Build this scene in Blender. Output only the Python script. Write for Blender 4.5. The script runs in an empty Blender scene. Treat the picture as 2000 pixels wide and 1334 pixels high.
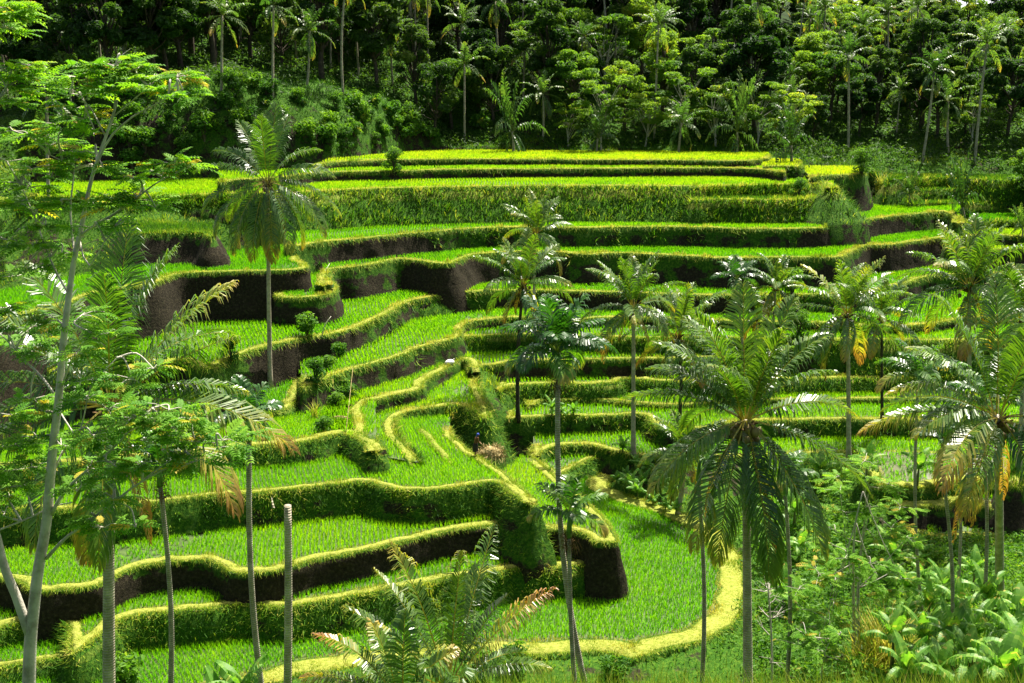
import bpy, math, random
import numpy as np
from mathutils import Vector, Matrix
from mathutils.geometry import tessellate_polygon

# ------------------------------------------------------------------ camera, world, sun, exposure
SC = bpy.context.scene
COL = SC.collection
FPX, HOR = 2145.0, 180.0                 # focal length and eye level on the 2000 x 1334 photograph
TILT = math.atan((667 - HOR) / FPX)
CT, ST = math.cos(TILT), math.sin(TILT)
cam_d = bpy.data.cameras.new("camera")
cam_d.sensor_width = 36.0
cam_d.lens = FPX / 2000 * 36.0
cam_d.clip_start = 0.5
cam_d.clip_end = 3000
cam = bpy.data.objects.new("camera", cam_d)
COL.objects.link(cam)
cam.location = (0, 0, 0)
cam.rotation_euler = (math.pi / 2 - TILT, 0, 0)
SC.camera = cam

SUN_EL, SUN_AZ = math.radians(63), math.radians(34)      # azimuth measured from straight ahead (+Y) to the right (+X)
W = bpy.data.worlds.new("World")
SC.world = W
W.use_nodes = True
wn, wl = W.node_tree.nodes, W.node_tree.links
bg = wn["Background"]
sky = wn.new("ShaderNodeTexSky")
sky.sky_type = 'NISHITA'
sky.sun_disc = False
sky.sun_elevation = SUN_EL
sky.sun_rotation = SUN_AZ
sky.air_density = 1.0
sky.dust_density = 6.0
sky.ozone_density = 0.6
# bright thin cloud low over the hill in front, towards the sun
tcw = wn.new("ShaderNodeTexCoord"); sepw = wn.new("ShaderNodeSeparateXYZ"); wl.new(tcw.outputs["Generated"], sepw.inputs[0])
mrz = wn.new("ShaderNodeMapRange"); wl.new(sepw.outputs[2], mrz.inputs[0])
mrz.inputs[1].default_value = .22; mrz.inputs[2].default_value = .50; mrz.inputs[3].default_value = 1; mrz.inputs[4].default_value = 0
mry = wn.new("ShaderNodeMapRange"); wl.new(sepw.outputs[1], mry.inputs[0])
mry.inputs[1].default_value = .1; mry.inputs[2].default_value = .6
cn = wn.new("ShaderNodeTexNoise"); cn.inputs["Scale"].default_value = 3; cn.inputs["Detail"].default_value = 5; wl.new(tcw.outputs["Generated"], cn.inputs["Vector"])
mrn = wn.new("ShaderNodeMapRange"); wl.new(cn.outputs["Fac"], mrn.inputs[0]); mrn.inputs[1].default_value = .2; mrn.inputs[2].default_value = .5; mrn.inputs[3].default_value = .75; mrn.inputs[4].default_value = 1
mA = wn.new("ShaderNodeMath"); mA.operation = 'MULTIPLY'; wl.new(mrz.outputs[0], mA.inputs[0]); wl.new(mry.outputs[0], mA.inputs[1])
mB = wn.new("ShaderNodeMath"); mB.operation = 'MULTIPLY'; wl.new(mA.outputs[0], mB.inputs[0]); wl.new(mrn.outputs[0], mB.inputs[1])
mxw = wn.new("ShaderNodeMixRGB"); wl.new(mB.outputs[0], mxw.inputs[0]); wl.new(sky.outputs[0], mxw.inputs[1]); mxw.inputs[2].default_value = (12.5, 12.8, 13, 1)
wl.new(mxw.outputs[0], bg.inputs[0])
bg.inputs[1].default_value = 0.056

sun_d = bpy.data.lights.new("sun", 'SUN')
sun_d.energy = 5.0
sun_d.angle = math.radians(0.6)
sun_d.color = (1.0, 0.94, 0.82)
sun = bpy.data.objects.new("sun", sun_d)
COL.objects.link(sun)
sdir = Vector((math.sin(SUN_AZ) * math.cos(SUN_EL), math.cos(SUN_AZ) * math.cos(SUN_EL), math.sin(SUN_EL)))
sun.rotation_euler = sdir.to_track_quat('Z', 'Y').to_euler()
sun.location = (40, 60, 80)

SC.view_settings.view_transform = 'Standard'
SC.view_settings.look = 'None'
SC.view_settings.exposure = 1.45
SC.view_settings.gamma = 1.0
SC.render.engine = 'CYCLES'
SC.cycles.max_bounces = 6
SC.cycles.diffuse_bounces = 2
SC.cycles.glossy_bounces = 2
SC.cycles.transmission_bounces = 4
SC.cycles.transparent_max_bounces = 8
SC.cycles.caustics_reflective = False
SC.cycles.caustics_refractive = False

RS = np.random.RandomState(7)
random.seed(7)

# ------------------------------------------------------------------ small maths
def ray(x, y):
    u = (x - 1000) / FPX
    v = (667 - y) / FPX
    return np.array((u, CT + v * ST, -ST + v * CT))

def U(x, y, z):
    d = ray(x, y)
    t = z / d[2]
    return np.array((d[0] * t, d[1] * t, z))

def D(x, y, dist):                        # point on the pixel's ray at horizontal distance dist
    d = ray(x, y)
    return d * (dist / d[1])

def project(P):                           # world points (n,3) to photograph pixels
    P = np.asarray(P)
    fw = P[:, 1] * CT - P[:, 2] * ST
    up = P[:, 1] * ST + P[:, 2] * CT
    fw = np.maximum(fw, 0.1)
    return 1000 + FPX * P[:, 0] / fw, 667 - FPX * up / fw

def hash3(ix, iy, iz, seed):
    n = (ix * 374761393 + iy * 668265263 + iz * 2147483647 + seed * 1274126177) & 0x7fffffff
    n = ((n ^ (n >> 13)) * 1274126177) & 0x7fffffff
    return ((n ^ (n >> 16)) & 0xffff) / 65535.0

def noise(P, scale=1.0, seed=0):          # value noise in 0..1, P (n,2) or (n,3)
    P = np.asarray(P, dtype=float) * scale
    if P.shape[1] == 2:
        P = np.c_[P, np.zeros(len(P))]
    i = np.floor(P).astype(np.int64)
    f = P - i
    f = f * f * (3 - 2 * f)
    r = np.zeros(len(P))
    for dx in (0, 1):
        for dy in (0, 1):
            for dz in (0, 1):
                w = (f[:, 0] if dx else 1 - f[:, 0]) * (f[:, 1] if dy else 1 - f[:, 1]) * (f[:, 2] if dz else 1 - f[:, 2])
                r += w * hash3(i[:, 0] + dx, i[:, 1] + dy, i[:, 2] + dz, seed)
    return r

def fbm(P, scale=1.0, seed=0, oct=3):
    r = 0; a = 1; t = 0
    for o in range(oct):
        r = r + a * noise(P, scale * 2 ** o, seed + o * 17); t += a; a *= .5
    return r / t

def catmull(P, n=6):
    P = np.asarray(P, float)
    Q = np.vstack([2 * P[0] - P[1], P, 2 * P[-1] - P[-2]])
    out = []
    for i in range(1, len(Q) - 2):
        p0, p1, p2, p3 = Q[i - 1], Q[i], Q[i + 1], Q[i + 2]
        for k in range(n):
            t = k / n
            out.append(.5 * ((2 * p1) + (-p0 + p2) * t + (2 * p0 - 5 * p1 + 4 * p2 - p3) * t * t + (-p0 + 3 * p1 - 3 * p2 + p3) * t ** 3))
    out.append(P[-1])
    return np.array(out)

def resample(P, step):
    P = np.asarray(P, float)
    s = np.r_[0, np.cumsum(np.linalg.norm(np.diff(P, axis=0), axis=1))]
    n = max(2, int(s[-1] / step) + 1)
    t = np.linspace(0, s[-1], n)
    return np.stack([np.interp(t, s, P[:, k]) for k in range(P.shape[1])], 1)

# ------------------------------------------------------------------ mesh helpers
def mesh(name, V, F, mats=(), midx=None, attrs=None, smooth=False):
    """V (n,3) array, F (m,3) or (m,4) array or list of faces, attrs {name: per-vertex float or rgb}"""
    me = bpy.data.meshes.new(name)
    V = np.ascontiguousarray(V, dtype=np.float32)
    if isinstance(F, list):
        ls = np.array([len(f) for f in F], np.int32)
        lv = np.array([i for f in F for i in f], np.int32)
    else:
        F = np.ascontiguousarray(F, dtype=np.int32)
        ls = np.full(len(F), F.shape[1], np.int32)
        lv = F.ravel()
    me.vertices.add(len(V)); me.vertices.foreach_set("co", V.ravel())
    me.loops.add(len(lv)); me.loops.foreach_set("vertex_index", lv)
    me.polygons.add(len(ls))
    me.polygons.foreach_set("loop_start", np.r_[0, np.cumsum(ls)[:-1]].astype(np.int32))
    if midx is not None:
        me.polygons.foreach_set("material_index", np.asarray(midx, np.int32))
    me.polygons.foreach_set("use_smooth", np.full(len(ls), bool(smooth)))
    for m in mats:
        me.materials.append(m)
    for k, a in (attrs or {}).items():
        a = np.asarray(a, np.float32)
        if a.ndim == 1:
            at = me.attributes.new(k, 'FLOAT', 'POINT'); at.data.foreach_set("value", a)
        else:
            at = me.attributes.new(k, 'FLOAT_VECTOR', 'POINT'); at.data.foreach_set("vector", a.ravel())
    me.update(calc_edges=True)
    return me

class MB:
    """collects pieces with one material index and one float attribute 'tint' each"""
    def __init__(self):
        self.V = []; self.F = []; self.M = []; self.T = []; self.n = 0
    def add(self, V, F, m=0, tint=0.5):
        V = np.asarray(V, float)
        self.V.append(V)
        for f in F:
            self.F.append([int(i) + self.n for i in f])
        self.M += [m] * len(F)
        self.T.append(np.full(len(V), tint) if np.isscalar(tint) else np.asarray(tint))
        self.n += len(V)
        return self
    def tube(self, pts, rad, seg=8, m=0, tint=0.5, cap=True):
        pts = np.asarray(pts, float); k = len(pts)
        rad = np.full(k, rad) if np.isscalar(rad) else np.asarray(rad, float)
        tan = np.gradient(pts, axis=0)
        tan /= np.linalg.norm(tan, axis=1)[:, None] + 1e-9
        ref = np.array((1., 0, 0)) if abs(tan[0][0]) < .8 else np.array((0, 1., 0))
        V = []
        for i in range(k):
            a = ref - tan[i] * ref.dot(tan[i]); a /= np.linalg.norm(a) + 1e-9; ref = a
            b = np.cross(tan[i], a)
            for j in range(seg):
                w = 2 * math.pi * j / seg
                V.append(pts[i] + rad[i] * (math.cos(w) * a + math.sin(w) * b))
        F = []
        for i in range(k - 1):
            for j in range(seg):
                j2 = (j + 1) % seg
                F.append((i * seg + j, i * seg + j2, (i + 1) * seg + j2, (i + 1) * seg + j))
        if cap:
            F.append(tuple(reversed(range(seg)))); F.append(tuple((k - 1) * seg + j for j in range(seg)))
        return self.add(V, F, m, tint)
    def data(self, name, mats, smooth=False):
        return mesh(name, np.vstack(self.V), self.F, mats, self.M, {"tint": np.concatenate(self.T)}, smooth)

def link(name, me, parent=None, loc=None, rot=None, scale=None):
    o = bpy.data.objects.new(name, me)
    COL.objects.link(o)
    if parent is not None: o.parent = parent
    if loc is not None: o.location = loc
    if rot is not None: o.rotation_euler = rot
    if scale is not None: o.scale = (scale,) * 3 if np.isscalar(scale) else scale
    return o

def tag(o, label=None, cat=None, group=None, kind=None):
    if label: o["label"] = label
    if cat: o["category"] = cat
    if group: o["group"] = group
    if kind: o["kind"] = kind
    return o

def copy_tree(o, parent=None):
    c = o.copy(); COL.objects.link(c)
    if parent is not None: c.parent = parent
    for ch in o.children:
        copy_tree(ch, c)
    return c

# ------------------------------------------------------------------ materials
def newmat(name):
    m = bpy.data.materials.new(name); m.use_nodes = True
    nt = m.node_tree
    for n in list(nt.nodes): nt.nodes.remove(n)
    out = nt.nodes.new("ShaderNodeOutputMaterial")
    return m, nt.nodes, nt.links, out

def ramp(N, stops, fac, L):
    r = N.new("ShaderNodeValToRGB")
    el = r.color_ramp.elements
    while len(el) > 1: el.remove(el[0])
    el[0].position = stops[0][0]; el[0].color = (*stops[0][1], 1)
    for p, c in stops[1:]:
        e = el.new(p); e.color = (*c, 1)
    L.new(fac, r.inputs[0])
    return r.outputs[0]

def nz(N, L, scale, detail=4, rough=.6, coords="Object"):
    tc = N.new("ShaderNodeTexCoord")
    n = N.new("ShaderNodeTexNoise"); n.inputs["Scale"].default_value = scale
    n.inputs["Detail"].default_value = detail; n.inputs["Roughness"].default_value = rough
    L.new(tc.outputs[coords], n.inputs["Vector"])
    return n.outputs["Fac"]

def attr(N, name="tint"):
    a = N.new("ShaderNodeAttribute"); a.attribute_name = name
    return a.outputs["Fac"]

def leafmat(name, stops, rough=.45, spec=.5, transl=.45, tcol=(1.6, 1.5, .6), vary=.0, gloss_w=1.0):
    """two-sided leaf: principled front plus light let through"""
    m, N, L, out = newmat(name)
    col = ramp(N, stops, attr(N), L)
    oi = N.new("ShaderNodeObjectInfo")
    if vary:
        hs = N.new("ShaderNodeHueSaturation")
        mr = N.new("ShaderNodeMapRange"); L.new(oi.outputs["Random"], mr.inputs[0])
        mr.inputs[3].default_value = 1 - vary; mr.inputs[4].default_value = 1 + vary
        L.new(mr.outputs[0], hs.inputs["Value"])
        mr2 = N.new("ShaderNodeMapRange"); L.new(oi.outputs["Random"], mr2.inputs[0])
        mr2.inputs[3].default_value = .5 + vary * .06; mr2.inputs[4].default_value = .5 - vary * .06
        L.new(mr2.outputs[0], hs.inputs["Hue"])
        L.new(col, hs.inputs["Color"]); col = hs.outputs[0]
    p = N.new("ShaderNodeBsdfPrincipled")
    L.new(col, p.inputs["Base Color"]); p.inputs["Roughness"].default_value = rough
    p.inputs["Specular IOR Level"].default_value = spec
    t = N.new("ShaderNodeBsdfTranslucent")
    mul = N.new("ShaderNodeMixRGB"); mul.blend_type = 'MULTIPLY'; mul.inputs[0].default_value = 1
    L.new(col, mul.inputs[1]); mul.inputs[2].default_value = (*tcol, 1)
    L.new(mul.outputs[0], t.inputs[0])
    mx = N.new("ShaderNodeMixShader"); mx.inputs[0].default_value = transl
    L.new(p.outputs[0], mx.inputs[1]); L.new(t.outputs[0], mx.inputs[2])
    L.new(mx.outputs[0], out.inputs[0])
    return m

def solid(name, stops, scale=3., detail=5, rough=.85, spec=.2, bump=.0, bscale=None):
    m, N, L, out = newmat(name)
    col = ramp(N, stops, nz(N, L, scale, detail), L)
    p = N.new("ShaderNodeBsdfPrincipled")
    L.new(col, p.inputs["Base Color"]); p.inputs["Roughness"].default_value = rough
    p.inputs["Specular IOR Level"].default_value = spec
    if bump:
        b = N.new("ShaderNodeBump"); b.inputs["Strength"].default_value = bump; b.inputs["Distance"].default_value = .1
        L.new(nz(N, L, bscale or scale * 4, 4), b.inputs["Height"]); L.new(b.outputs[0], p.inputs["Normal"])
    L.new(p.outputs[0], out.inputs[0])
    return m

M_RICE = leafmat("rice_leaf", [(0, (.035, .17, .004)), (.4, (.105, .34, .005)), (.75, (.24, .46, .008)), (1, (.47, .54, .03))], rough=.6, spec=.10, transl=.5, tcol=(1.5, 1.5, .4))
M_GRASS = leafmat("bank_grass_leaf", [(0, (.018, .065, .006)), (.35, (.065, .19, .008)), (.65, (.24, .33, .02)), (1, (.56, .48, .11))], rough=.6, spec=.12, transl=.4, tcol=(1.3, 1.3, .7))

def earthmat():
    m, N, L, out = newmat("terrace_earth")
    f1 = nz(N, L, .7, 6, .65); f2 = nz(N, L, 5, 6, .7)
    earth = ramp(N, [(.3, (.010, .009, .006)), (.5, (.025, .021, .013)), (.62, (.042, .036, .021)), (.8, (.095, .080, .050))], f2, L)
    green = ramp(N, [(.28, (.010, .035, .004)), (.5, (.032, .095, .007)), (.7, (.10, .17, .016))], f2, L)
    straw = ramp(N, [(.3, (.14, .20, .02)), (.48, (.36, .37, .06)), (.7, (.50, .46, .13)), (.85, (.34, .27, .12))], f2, L)
    va = attr(N, "veg")
    ad = N.new("ShaderNodeMath"); ad.operation = 'ADD'; L.new(va, ad.inputs[0])
    mr = N.new("ShaderNodeMapRange"); L.new(f1, mr.inputs[0]); mr.inputs[1].default_value = .3; mr.inputs[2].default_value = .7
    mr.inputs[3].default_value = -.45; mr.inputs[4].default_value = .45
    L.new(mr.outputs[0], ad.inputs[1])
    st = N.new("ShaderNodeMapRange"); L.new(ad.outputs[0], st.inputs[0]); st.inputs[1].default_value = .4; st.inputs[2].default_value = .6
    mx = N.new("ShaderNodeMixRGB"); L.new(st.outputs[0], mx.inputs[0]); L.new(earth, mx.inputs[1]); L.new(green, mx.inputs[2])
    s2 = N.new("ShaderNodeMapRange"); L.new(va, s2.inputs[0]); s2.inputs[1].default_value = 1.2; s2.inputs[2].default_value = 1.8
    mx2 = N.new("ShaderNodeMixRGB"); L.new(s2.outputs[0], mx2.inputs[0]); L.new(mx.outputs[0], mx2.inputs[1]); L.new(straw, mx2.inputs[2])
    p = N.new("ShaderNodeBsdfPrincipled"); L.new(mx2.outputs[0], p.inputs["Base Color"]); p.inputs["Roughness"].default_value = .95
    p.inputs["Specular IOR Level"].default_value = .1
    b = N.new("ShaderNodeBump"); b.inputs["Strength"].default_value = .8; b.inputs["Distance"].default_value = .15
    L.new(f2, b.inputs["Height"]); L.new(b.outputs[0], p.inputs["Normal"])
    L.new(p.outputs[0], out.inputs[0])
    return m
M_EARTH = earthmat()
M_MUD = solid("paddy_mud", [(.3, (.03, .05, .012)), (.6, (.06, .10, .02)), (.8, (.09, .12, .03))], 2, 4, .5, .4)
M_WATER = solid("paddy_water", [(.35, (.10, .10, .07)), (.65, (.16, .15, .10))], .8, 3, .08, .6)
M_FLOOR = solid("forest_floor", [(.3, (.008, .016, .004)), (.55, (.018, .04, .008)), (.75, (.03, .07, .012))], .5, 6, .95, .1)
# ------------------------------------------------------------------ the terraces: lip traced on the photograph, laid on its own level
class Terr: pass
TERR = []
def T(name, z, lip, batter=.12, veg=.2, kind='rice', bund=.7, back=10., tint=.5, straw=.8, dens=1.0, ruff=.45, bare=None):
    t = Terr(); t.name = name; t.z = z; t.lip_px = lip; t.batter = batter * 1.1 + .10; t.veg = veg; t.kind = kind
    t.bund = bund * .95; t.back = back; t.tint = tint; t.straw = straw; t.dens = dens; t.ruff = ruff; t.bare = bare
    px = catmull(lip, 8)
    P = np.array([U(x, y, z)[:2] for x, y in px])
    dist = np.median(P[:, 1])
    if np.isscalar(back):                  # the wall turns the corner and runs back at both ends
        c_ = min(back * .7, 4.)
        P = np.vstack([P[0] * (1 + c_ / np.linalg.norm(P[0])), P, P[-1] * (1 + c_ / np.linalg.norm(P[-1]))])
    P = resample(P, .35 if dist < 80 else .5)
    # a little hand-made irregularity along the lip
    n = np.zeros_like(P); tg = np.gradient(P, axis=0); tg /= np.linalg.norm(tg, axis=1)[:, None] + 1e-9
    n[:, 0], n[:, 1] = tg[:, 1], -tg[:, 0]
    wob = (fbm(np.c_[P, np.full(len(P), z)], .8, 3) - .5) * .35 + (noise(np.c_[P, np.full(len(P), z)], 3.1, 5) - .5) * .14
    t.P = P + n * wob[:, None]; 
    for _ in range(3):
        n[1:-1] = (n[:-2] + n[1:-1] * 2 + n[2:]) / 4
    t.N = n / (np.linalg.norm(n, axis=1)[:, None] + 1e-9)
    if np.isscalar(back):
        a, b = t.P[-1], t.P[0]
        bk = [a * (1 + back / np.linalg.norm(a)), b * (1 + back / np.linalg.norm(b))]
        if np.linalg.norm(bk[0] - bk[1]) > 25:
            k = int(np.linalg.norm(bk[0] - bk[1]) / 10)
            dd = np.linspace(0, 1, k + 2)
            aa = np.array([math.atan2(q[0], q[1]) for q in bk]); rr = np.array([np.linalg.norm(q) for q in bk])
            bk = [np.array((math.sin(aa[0] + (aa[1] - aa[0]) * d), math.cos(aa[0] + (aa[1] - aa[0]) * d))) * (rr[0] + (rr[1] - rr[0]) * d) for d in dd]
    else:
        bk = [U(x, y, z)[:2] for x, y in back]
    t.poly = np.vstack([t.P, bk])
    TERR.append(t)
    return t

T('T0', -30.0, [(-150,1440),(100,1420),(300,1385),(420,1362),(527,1336),(565,1322),(600,1314),(640,1309),(720,1300),(820,1290),(900,1282),(980,1278),(1050,1277),(1108,1277),(1150,1272),(1200,1276),(1230,1284),(1262,1281),(1300,1268),(1350,1256),(1400,1237),(1432,1215),(1450,1180),(1456,1140),(1446,1095),(1425,1060),(1395,1030),(1350,1010),(1300,988),(1250,975),(1215,962),(1192,952),(1188,942),(1205,928),(1240,908)], batter=.35, veg=.75, bund=1.75, back=4., tint=.47)
T('P0', -29.2, [(-60,1312),(0,1302),(60,1292),(100,1285),(125,1280),(150,1272),(165,1262)], batter=.5, veg=.8, bund=.5, back=3., tint=.47)
T('T1', -28.2, [(-60,1240),(-20,1230),(15,1220),(45,1212),(80,1206),(112,1207),(130,1217),(137,1235),(138,1258),(143,1275),(158,1266),(180,1250),(205,1232),(222,1214),(260,1201),(300,1195),(340,1192),(400,1188),(450,1182),(498,1178),(512,1180),(560,1184),(600,1178),(660,1168),(720,1158),(757,1150),(830,1138),(900,1125),(1000,1112),(1080,1106),(1150,1102)], batter=.3, veg=.75, bund=.75, back=5., tint=.52)
T('T2', -26.5, [(-80,1115),(-30,1122),(0,1130),(40,1136),(55,1150),(85,1154),(150,1149),(200,1139),(230,1122),(252,1113),(300,1099),(340,1095),(390,1093),(425,1098),(445,1111),(460,1117),(500,1118),(555,1110),(600,1096),(680,1080),(760,1062),(850,1042),(900,1032),(950,1026),(1000,1026),(1050,1030),(1100,1034),(1145,1042),(1160,1056),(1185,1059),(1206,1056),(1196,1037),(1176,1006),(1150,985),(1120,960)], batter=.1, veg=.0, bund=.75, back=1., tint=.6, bare=[(0,250),(450,1200)])
T('T2b', -27.0, [(1150,985),(1110,957),(1078,927),(1055,903),(1043,893)], batter=.3, veg=.6, bund=.7, back=[(1020,890),(985,915),(1000,960),(1045,985)], tint=.66)
T('T3', -24.5, [(-60,993),(0,993),(60,991),(150,993),(240,987),(325,978),(410,967),(500,961),(600,951),(660,944),(720,940),(740,947),(765,953),(800,956),(850,955),(900,949),(950,941),(975,943),(990,955),(1010,968),(1030,979),(1046,987),(1030,965),(1000,938),(972,915),(935,893),(905,872),(880,850)], batter=.25, veg=.55, bund=.6, back=3., tint=.57)
T('S1', -29.0, [(1052,900),(1068,918),(1085,936),(1098,926),(1122,911),(1150,898),(1180,887),(1215,884)], batter=.6, veg=.8, bund=.5, back=5., tint=.6)
T('RA', -28.2, [(1040,897),(1046,890),(1055,882),(1072,874),(1110,868),(1150,868),(1178,874),(1205,883),(1235,890),(1300,893),(1400,893),(1500,889),(1650,884),(1800,886),(1900,890),(2080,892)], batter=.3, veg=.5, bund=.75, back=12., tint=.58)
T('T4a', -23.2, [(-60,915),(100,905),(250,893),(400,880),(470,870),(520,868),(575,863),(612,858),(640,850),(668,846),(690,852),(712,864),(728,876),(736,886)], batter=.45, veg=.6, bund=.8, back=11., tint=.6)
T('T4d', -22.7, [(470,800),(500,803),(540,801),(562,796),(580,778),(590,757),(600,735)], batter=.5, veg=.8, bund=.9, back=7., tint=.42)
T('T4c', -24.2, [(822,900),(806,884),(790,866),(776,852),(768,840),(766,825),(778,813),(797,804),(850,795),(885,789),(905,793),(930,803),(948,818),(954,808),(945,785),(935,760),(930,742),(925,725)], batter=.35, veg=.5, bund=.75, back=[(900,712),(830,742),(785,770),(725,785),(714,805),(715,850),(722,884)], tint=.66)
T('T5', -23.2, [(704,857),(713,850),(714,830),(708,808),(707,795),(725,782),(760,773),(785,768),(812,762),(826,755),(826,747),(842,735),(860,726),(882,713),(895,704),(910,702),(918,708),(922,718)], batter=.2, veg=.35, bund=.9, back=[(922,690),(800,690),(700,735),(650,770),(620,815),(650,838),(690,852)], tint=.64)
T('T6', -21.4, [(590,758),(630,742),(665,728),(700,717),(745,705),(790,692),(810,681),(845,671),(870,666),(888,661),(898,655),(899,645),(907,634),(930,627),(995,620),(1060,623),(1110,627),(1140,623),(1200,620),(1300,622),(1400,626),(1500,628),(1600,631),(1740,637),(1790,635),(1840,629),(1900,621),(2080,612)], batter=.2, veg=.3, bund=.7, back=14., tint=.55)
T('R5', -22.2, [(900,662),(910,658),(935,656),(1000,653),(1100,655),(1200,658),(1300,660),(1400,660),(1600,662),(1750,664),(2080,666)], batter=.5, veg=.95, bund=.6, back=8., tint=.55)
T('R4', -23.6, [(915,724),(930,717),(945,713),(970,711),(1005,705),(1080,703),(1195,701),(1300,700),(1400,698),(1520,697),(1620,695),(1750,694),(1900,694),(2080,695)], batter=.15, veg=.25, bund=.6, back=8., tint=.58)
T('R3', -25.2, [(975,765),(990,754),(1050,750),(1098,748),(1150,749),(1205,746),(1218,739),(1312,745),(1400,743),(1500,741),(1650,738),(1760,737),(1900,737),(2080,738)], batter=.5, veg=.8, bund=.8, back=8., tint=.58)
T('R2', -26.4, [(1030,795),(1045,788),(1070,780),(1120,781),(1170,780),(1220,784),(1260,788),(1300,790),(1400,788),(1500,782),(1620,779),(1720,779),(1860,779),(2080,781)], batter=.15, veg=.3, bund=.6, back=8., tint=.6)
T('R1', -26.8, [(990,818),(1018,816),(1060,814),(1140,812),(1200,811),(1235,808),(1262,811),(1275,825),(1290,834),(1320,838),(1390,835),(1420,826),(1470,822),(1540,821),(1600,820),(1720,819),(1850,822),(2080,824)], batter=.25, veg=.45, bund=.7, back=8., tint=.6)
T('T7', -19.6, [(-80,735),(100,725),(250,712),(350,702),(405,722),(425,713),(447,703),(470,692),(500,682),(550,669),(600,658),(650,652),(700,637),(740,620),(770,604),(783,594),(792,592),(815,584),(845,579),(895,572),(920,570),(1000,567),(1095,568),(1170,570),(1270,573),(1350,576),(1400,577),(1500,577),(1600,575),(1700,569),(1735,561),(1775,551),(1800,542),(1845,537),(1900,535),(2080,531)], batter=.15, veg=.3, bund=.75, back=14., tint=.5, bare=[(490,700),(1080,1500)])
T('T7L', -21.8, [(-80,766),(60,767),(150,776),(250,796),(330,809),(400,807),(416,790),(404,758),(412,735)], batter=.2, veg=.3, bund=.8, back=16., tint=.5)
T('T8b', -17.2, [(540,578),(560,581),(590,581),(625,578),(650,571),(656,560),(650,551),(634,545)], batter=.12, veg=.15, bund=.7, back=4., tint=.45)
T('T8', -15.3, [(-80,645),(60,610),(130,592),(200,567),(250,560),(300,552),(345,536),(405,531),(475,530),(538,528),(588,526),(599,519),(594,512),(580,508)], batter=.1, veg=.05, bund=.7, back=8., tint=.35, bare=[(-100,640)])
T('T8r', -12.6, [(262,456),(300,455.5),(340,455),(375,455),(398,457),(414,463)], batter=.4, veg=.0, kind='grass', bund=.4, back=6., straw=.1, ruff=.6)
T('T9', -16.55, [(632,560),(641,532),(655,524),(690,522),(740,513),(775,506),(820,509),(850,514),(880,514),(900,506),(925,498),(975,493),(1050,491),(1095,493),(1140,497),(1175,495),(1220,494),(1275,497),(1350,500),(1400,504),(1500,503),(1625,502),(1650,497),(1690,480),(1738,478),(1788,471),(1850,463),(1882,460),(1925,462)], bare=[(790,960),(1690,1850)], batter=.2, veg=.25, bund=.7, back=16., tint=.42)
T('T10', -14.4, [(560,484),(600,477),(655,470),(725,464),(800,456),(863,451),(925,446),(1000,444),(1135,445),(1225,443),(1375,444),(1425,446),(1500,447),(1588,446),(1625,443),(1640,439),(1688,430),(1750,421),(1800,417),(1842,413),(1862,422),(1872,437)], bare=[(640,830),(1560,1760)], batter=.2, veg=.4, bund=.7, back=18., tint=.52)
T('X1', -16.1, [(1872,462),(1885,461),(1920,459),(1957,459),(1990,462),(2080,465)], batter=.2, veg=.3, bund=.6, back=8., tint=.8)
T('X2', -17.3, [(1915,495),(1930,489),(1960,487),(2080,486)], batter=.2, veg=.2, bund=.6, back=6., tint=.85)
T('T11L', -11.4, [(255,404),(290,399),(350,397),(430,395),(480,392),(500,388)], batter=.9, veg=.9, bund=.5, back=5., tint=.35, straw=.3)
T('T11b', -11.8, [(1352,391),(1400,389.5),(1450,390),(1500,390.5),(1560,389),(1598,386)], batter=.5, veg=.95, kind='grass', bund=1.0, back=4.)
T('T12', -10.55, [(60,386),(200,385),(350,382),(430,378),(500,376.5),(590,375),(650,372),(725,368.5),(800,366.5),(925,364.5),(1050,363),(1150,363),(1250,363),(1350,363.5),(1500,361),(1588,359),(1606,357),(1618,362),(1626,369)], batter=.85, veg=.95, bund=.8, back=15., tint=.72, ruff=1.3)
T('T13', -9.35, [(430,356),(470,351),(560,345),(620,337.5),(700,335),(775,334),(820,332.5),(875,331),(1050,330),(1175,329),(1388,328),(1420,328),(1490,331),(1530,337)], batter=.12, veg=.2, bund=.7, back=12., tint=.7)
T('T14', -8.5, [(620,323),(634,319),(650,317),(700,314.5),(775,312),(875,311),(1000,311),(1200,312),(1362,313),(1437,314),(1475,313),(1498,309),(1506,303)], batter=.12, veg=.2, bund=.7, back=[(1500,298.5),(1400,297.5),(1250,296),(1050,295),(870,294),(800,297),(640,312)], tint=.88)
T('T14r', -9.0, [(1490,325),(1530,324.5),(1560,324.5),(1565,318)], batter=.2, veg=.5, bund=.6, back=[(1560,312),(1490,312)], tint=.92)
T('T13r', -9.8, [(1585,346),(1600,344),(1640,342),(1683,339.5),(1692,334)], batter=.15, veg=.3, bund=.6, back=[(1682,326),(1565,325)], tint=.95)
T('F1', -11.2, [(1735,353),(1790,348),(1850,346),(1950,352),(2080,357)], batter=.5, veg=.9, kind='grass', bund=.7, back=8., tint=.12, straw=-.9)
T('F2', -12.6, [(1740,374),(1800,371),(1860,370),(2000,374),(2080,377)], batter=.5, veg=.9, kind='grass', bund=.7, back=8., tint=.12, straw=-.9)
T('F3', -14.0, [(1775,399),(1840,396),(1900,395),(2080,401)], batter=.5, veg=.9, kind='grass', bund=.7, back=8., tint=.12, straw=-.9)
T('F4', -15.2, [(1890,437),(1930,432),(1985,431),(2080,434)], batter=.5, veg=.9, bund=.7, back=7., tint=.2, straw=-.9)
T('W1', -27.0, [(1722,950),(1732,973),(1752,988),(1790,991),(1815,986),(1850,992),(1872,977),(1900,985),(1960,996),(2080,1000)], batter=.3, veg=.15, kind='water', bund=1.3, back=4.)
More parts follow.
